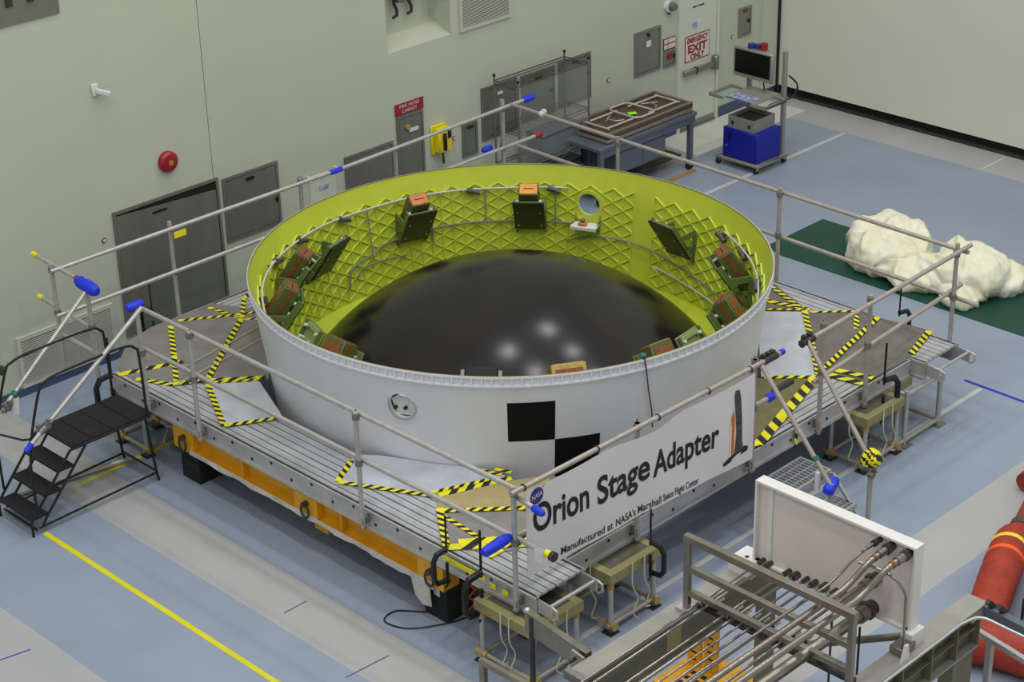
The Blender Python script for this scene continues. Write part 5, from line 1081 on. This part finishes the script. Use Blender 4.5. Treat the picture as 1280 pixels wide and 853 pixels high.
# stainless guard frame across the gantry
t = thing('pipe_guard', 'stainless square tube frame with three rails over the pipes', 'steel frame', (-3.2, -5.9, GZ))
def sq(name, p, q, wd=0.05, m='stainless', par=None, upv=(0, 0, 1)): return MB().bar(p, q, wd, wd, upv=upv).build(name, m, par or t, bevel=0.003)
sq('post', (-3.2, -5.12, GZ), (-3.2, -5.12, 2.05), upv=(1, 0, 0)); sq('post', (-3.2, -6.68, GZ), (-3.2, -6.68, 2.05), upv=(1, 0, 0))
sq('top_rail', (-3.2, -5.09, 2.07), (-3.2, -6.71, 2.07), 0.06); sq('mid_rail', (-3.2, -5.14, 1.80), (-3.2, -6.66, 1.80), 0.052); sq('low_rail', (-3.2, -5.14, 1.58), (-3.2, -6.66, 1.58), 0.052)
MB().b2((-3.26, -5.17, GZ), (-3.14, -5.05, GZ+0.03)).build('base_plate', 'silver', t)
MB().bar((-3.10, -5.15, 1.42), (-3.10, -6.66, 1.42), 0.05, 0.04).build('clamp_bar', 'dark_steel', t)
# pipes: (y, z, radius, panel y, panel z, nut radius)
PIPES = [(-6.50, 1.97, 0.027, -6.60, 2.19, 0.045, 'thick bent steel pipe ending nearest the panel corner'), (-6.36, 1.985, 0.025, -6.44, 2.18, 0.045, 'thick bent steel pipe second from the panel corner'), (-6.24, 1.99, 0.011, -6.33, 2.19, 0.028, 'slim bent steel tube beside the two thick bent pipes'),
         (-6.30, 1.56, 0.048, -6.30, 1.56, 0.078, 'thickest steel pipe with large hex nut low on the panel'), (-6.32, 1.84, 0.034, -6.32, 1.84, 0.062, 'steel pipe with wide collar at mid height of the panel')]
for k, (y, z, r, yp, zp, nr, lb) in enumerate(PIPES):
    t = thing('steel_pipe', lb, 'pipe', (-3.6, y, z), group='steel pipes of the gantry')
    pts = [(-5.2, y, z), (-2.86, y, z)] if (yp, zp) != (y, z) else [(-5.2, y, z), (-2.47, y, z)]
    if k == 4: pts = [(-2.95, y, z), (-2.47, y, z)]
    if (yp, zp) != (y, z): pts = [(-5.2, y, z), (-3.0, y, z)] + smooth_pts([(-2.9, y, z), (-2.8, y+(yp-y)*0.25, z+(zp-z)*0.25), (-2.68, y+(yp-y)*0.85, z+(zp-z)*0.85), (-2.58, yp, zp)], 5) + [(-2.47, yp, zp)]
    if k == 3: pts = smooth_pts([(-5.0, y+0.02, z-0.22), (-4.4, y+0.01, z-0.2), (-4.1, y, z-0.08), (-3.95, y, z)], 5)+[(-2.47, y, z)]
    MB().path(pts, r, 12).build('pipe', 'stainless', t); MB().tube((-2.47, yp, zp), (-2.42, yp, zp), nr, 6).build('hex_nut', 'dark_steel', t); MB().tube((-2.42, yp, zp), (-2.368, yp, zp), nr*0.8, 14).build('collar', 'dark_steel', t); MB().tube((-2.56, yp, zp), (-2.47, yp, zp), r*1.35, 12).build('sleeve', 'stainless', t)
    if k < 3: MB().tube((-2.62, yp, zp-0.004), (-2.60, yp, zp-0.002), r*1.2, 10).build('band', 'copper', t)
for k, (y, z, r) in enumerate(((-5.24, 1.47, 0.010), (-5.31, 1.47, 0.012), (-5.50, 1.48, 0.011), (-5.58, 1.48, 0.015), (-5.68, 1.49, 0.009), (-5.76, 1.49, 0.012), (-5.86, 1.5, 0.015), (-5.96, 1.5, 0.010), (-6.06, 1.5, 0.013), (-6.17, 1.52, 0.015))):
    t = thing('steel_tube', 'thin clipped steel tube, %s from the pale flanged gantry beam' % ('first', 'second', 'third', 'fourth', 'fifth', 'sixth', 'seventh', 'eighth', 'ninth', 'tenth')[k], 'tube', (-3.6, y, z-0.03), group='thin clipped steel tubes')
    MB().tube((-5.2, y, z), (-2.45, y, z+0.06), r, 9).build('tube', 'stainless', t); MB().tube((-2.45, y, z+0.06), (-2.368, y, z+0.06), r*2.2, 6).build('hex_nut', 'dark_steel', t)
    MB().b2((-3.13, y-r-0.014, 1.44), (-3.07, y+r+0.014, z+r+0.018)).build('tube_clip', 'black', t, bevel=0.004); MB().tube((-3.06, y, z+0.02), (-2.98, y, z+0.022), r*1.25, 8).build('sleeve', 'tube_white', t)
tag(MB().path(smooth_pts([(-2.66, -6.33, 2.12), (-2.60, -6.5, 2.09), (-2.58, -6.62, 2.05), (-2.57, -6.70, 1.97), (-2.56, -6.71, 1.85), (-2.55, -6.71, 1.48)], 5), 0.011, 8).build('bent_tube', 'stainless'), 'thin bent steel tube dropping to the lower beam', 'tube')
for y, wh in ((-6.36, 'rightmost'), (-6.27, 'middle'), (-6.10, 'leftmost')): tag(MB().tube((-2.62, y, 0.5), (-2.62, y, 1.52), 0.010, 8).build('hanger_rod', 'dark_steel'), wh+' thin dark rod hanging straight down below the white panel', 'rod', 'hanger rods below the panel')
tag(MB().tube((-2.75, -5.9, 1.20), (-2.2, -6.55, 1.32), 0.03, 12).build('brace_tube', 'beam_olive'), 'grey brace tube under the white panel', 'tube')
# arm and small frame at the lower left of the gantry
t = thing('swing_arm', 'dark steel arm joining the gantry beam to a slim column', 'steel beam', (-4.1, -4.7, 0))
MB().bar((-4.09, -4.22, 1.33), (-4.17, -4.96, 1.33), 0.06, 0.19).build('arm', 'stainless', t, bevel=0.004); MB().tube((-4.12, -4.30, 0), (-4.12, -4.30, 1.42), 0.026, 12).build('column', 'dark_steel', t); MB().sphere((-4.09, -4.22, 1.42), 0.03).build('ball_end', 'silver', t)
MB().prism([(-4.24, -4.82, 1.26), (-4.24, -4.98, 1.26), (-4.26, -4.98, 1.42), (-4.24, -4.84, 1.42)], (0.02, 0, 0)).build('clevis_plate', 'beam_grey', t); MB().tube((-4.30, -4.88, 1.36), (-4.20, -4.88, 1.36), 0.014, 10).build('pin', 'dark_steel', t)
t = thing('tube_frame', 'stainless tube frame corner at the bottom edge', 'steel frame', (-4.76, -4.8, 0))
sq('top_rail', (-4.77, -4.38, 1.38), (-4.74, -5.6, 1.38), par=t); sq('leg', (-4.77, -4.41, 0), (-4.77, -4.41, 1.36), par=t, upv=(1, 0, 0)); sq('leg', (-4.74, -5.5, 0), (-4.74, -5.5, 1.36), par=t, upv=(1, 0, 0)); sq('low_rail', (-4.77, -4.44, 1.1), (-4.74, -5.5, 1.1), par=t)
# yellow slotted stand on the floor
t = thing('slotted_stand', 'yellow slotted steel stand seen between the pipes', 'stand', (-2.25, -4.65, 0))
for y in (-4.42, -4.60): MB().b2((-2.24, y-0.07, 0.02), (-2.20, y+0.07, 0.60)).build('upright', 'yellow_steel', t, smooth=False)
for y in (-4.42, -4.60):
    for k in range(7): MB().b2((-2.242, y-0.03, 0.08+0.075*k), (-2.24, y+0.03, 0.10+0.075*k)).build('slot', 'tape_black', t, smooth=False)
MB().b2((-2.65, -5.0, 0.0), (-2.0, -4.3, 0.02)).build('base_plate', 'yellow_steel', t, smooth=False)
for i in range(4):
    for k in range(5): MB().b2((-2.62+0.09*i, -4.96+0.11*k, 0.02), (-2.57+0.09*i, -4.91+0.11*k, 0.022)).build('slot', 'tape_black', t, smooth=False)
# red ducts
def duct(label, pts, radii, bands, m='hose_red'):
    t = thing('air_duct', label, 'duct', (pts[0][0], pts[0][1], 0)); P_ = [Vector(p) for p in smooth_pts(pts, 8)]; R_ = [r[0] for r in smooth_pts([(r,) for r in radii], 8)]
    R_ = [r*(1+0.015*math.sin(k*2.1)) for k, r in enumerate(R_)]
    MB().path(P_, 0.1, 22, radii=R_).build('sleeve', m, t)
    for k0, mm in bands:
        d = (P_[k0+1]-P_[k0-1]).normalized(); MB().path([P_[k0]-d*0.03, P_[k0]+d*0.03], 0.1, 22, radii=[R_[k0]*1.03]*2).build('band', mm, t)
    return t
duct('orange red fabric air duct with yellow and orange bands at the right', [(1.45, -5.42, 0.15), (1.32, -5.45, 0.16), (1.16, -5.50, 0.185), (0.86, -5.62, 0.195), (0.5, -5.76, 0.195), (0.1, -5.92, 0.19), (-0.25, -6.06, 0.185)], [0.11, 0.12, 0.165, 0.185, 0.185, 0.18, 0.17], [(21, 'hose_yellow'), (26, 'hose_orange')])
t = thing('duct_coupling', 'steel coupling and red pipe at the end of the duct', 'duct', (1.9, -5.2, 0)); MB().tube((1.40, -5.44, 0.15), (1.50, -5.41, 0.15), 0.125, 20).build('clamp_ring', 'grate', t); MB().path([(1.48, -5.41, 0.13), (2.0, -5.24, 0.13), (3.0, -5.0, 0.13)], 0.105, 18).build('red_pipe', 'hose_red_dark', t); MB().path([(1.46, -5.58, 0.22), (1.8, -5.50, 0.24), (2.4, -5.34, 0.24)], 0.06, 12).build('side_pipe', 'hose_red_dark', t)
duct('second orange red duct curling behind the lower right beam', [(-0.55, -6.05, 0.2), (-0.42, -6.35, 0.21), (-0.35, -6.7, 0.215), (-0.30, -7.2, 0.215), (-0.2, -7.8, 0.21)], [0.19, 0.205, 0.21, 0.21, 0.2], [])
tag(MB().path([(2.75, -4.90, 0.12), (2.5, -4.93, 0.12), (2.30, -4.95, 0.12)], 0.1, 14).build('duct_end', 'hose_red_dark'), 'short red duct end at the right picture edge', 'duct')
t = thing('mesh_panel', 'black wire mesh panel leaning between the red ducts', 'mesh', (0.7, -6.2, 0.0)); f = MB()
P00, P10, P01 = V(0.2, -6.2, 0.34), V(1.35, -5.86, 0.34), V(0.35, -6.8, 0.26); U, W_ = P10-P00, P01-P00
for k in range(15): f.tube(P00+W_*k/14, P10+W_*k/14, 0.006, 5)
for k in range(23): f.tube(P00+U*k/22, P01+U*k/22, 0.006, 5)
tag(f.build('mesh_wire', 'grate', t), kind='stuff'); MB().prism([P00-V(0, 0, 0.03), P10-V(0, 0, 0.03), P10+W_-V(0, 0, 0.03), P01-V(0, 0, 0.03)], (0, 0, 0.01)).build('backing', 'mesh_black', t, smooth=False)
for p in (P00, P10, P01, P10+W_): MB().tube((p.x, p.y, 0), (p.x, p.y, p.z-0.02), 0.015, 8).build('leg', 'dark_steel', t)
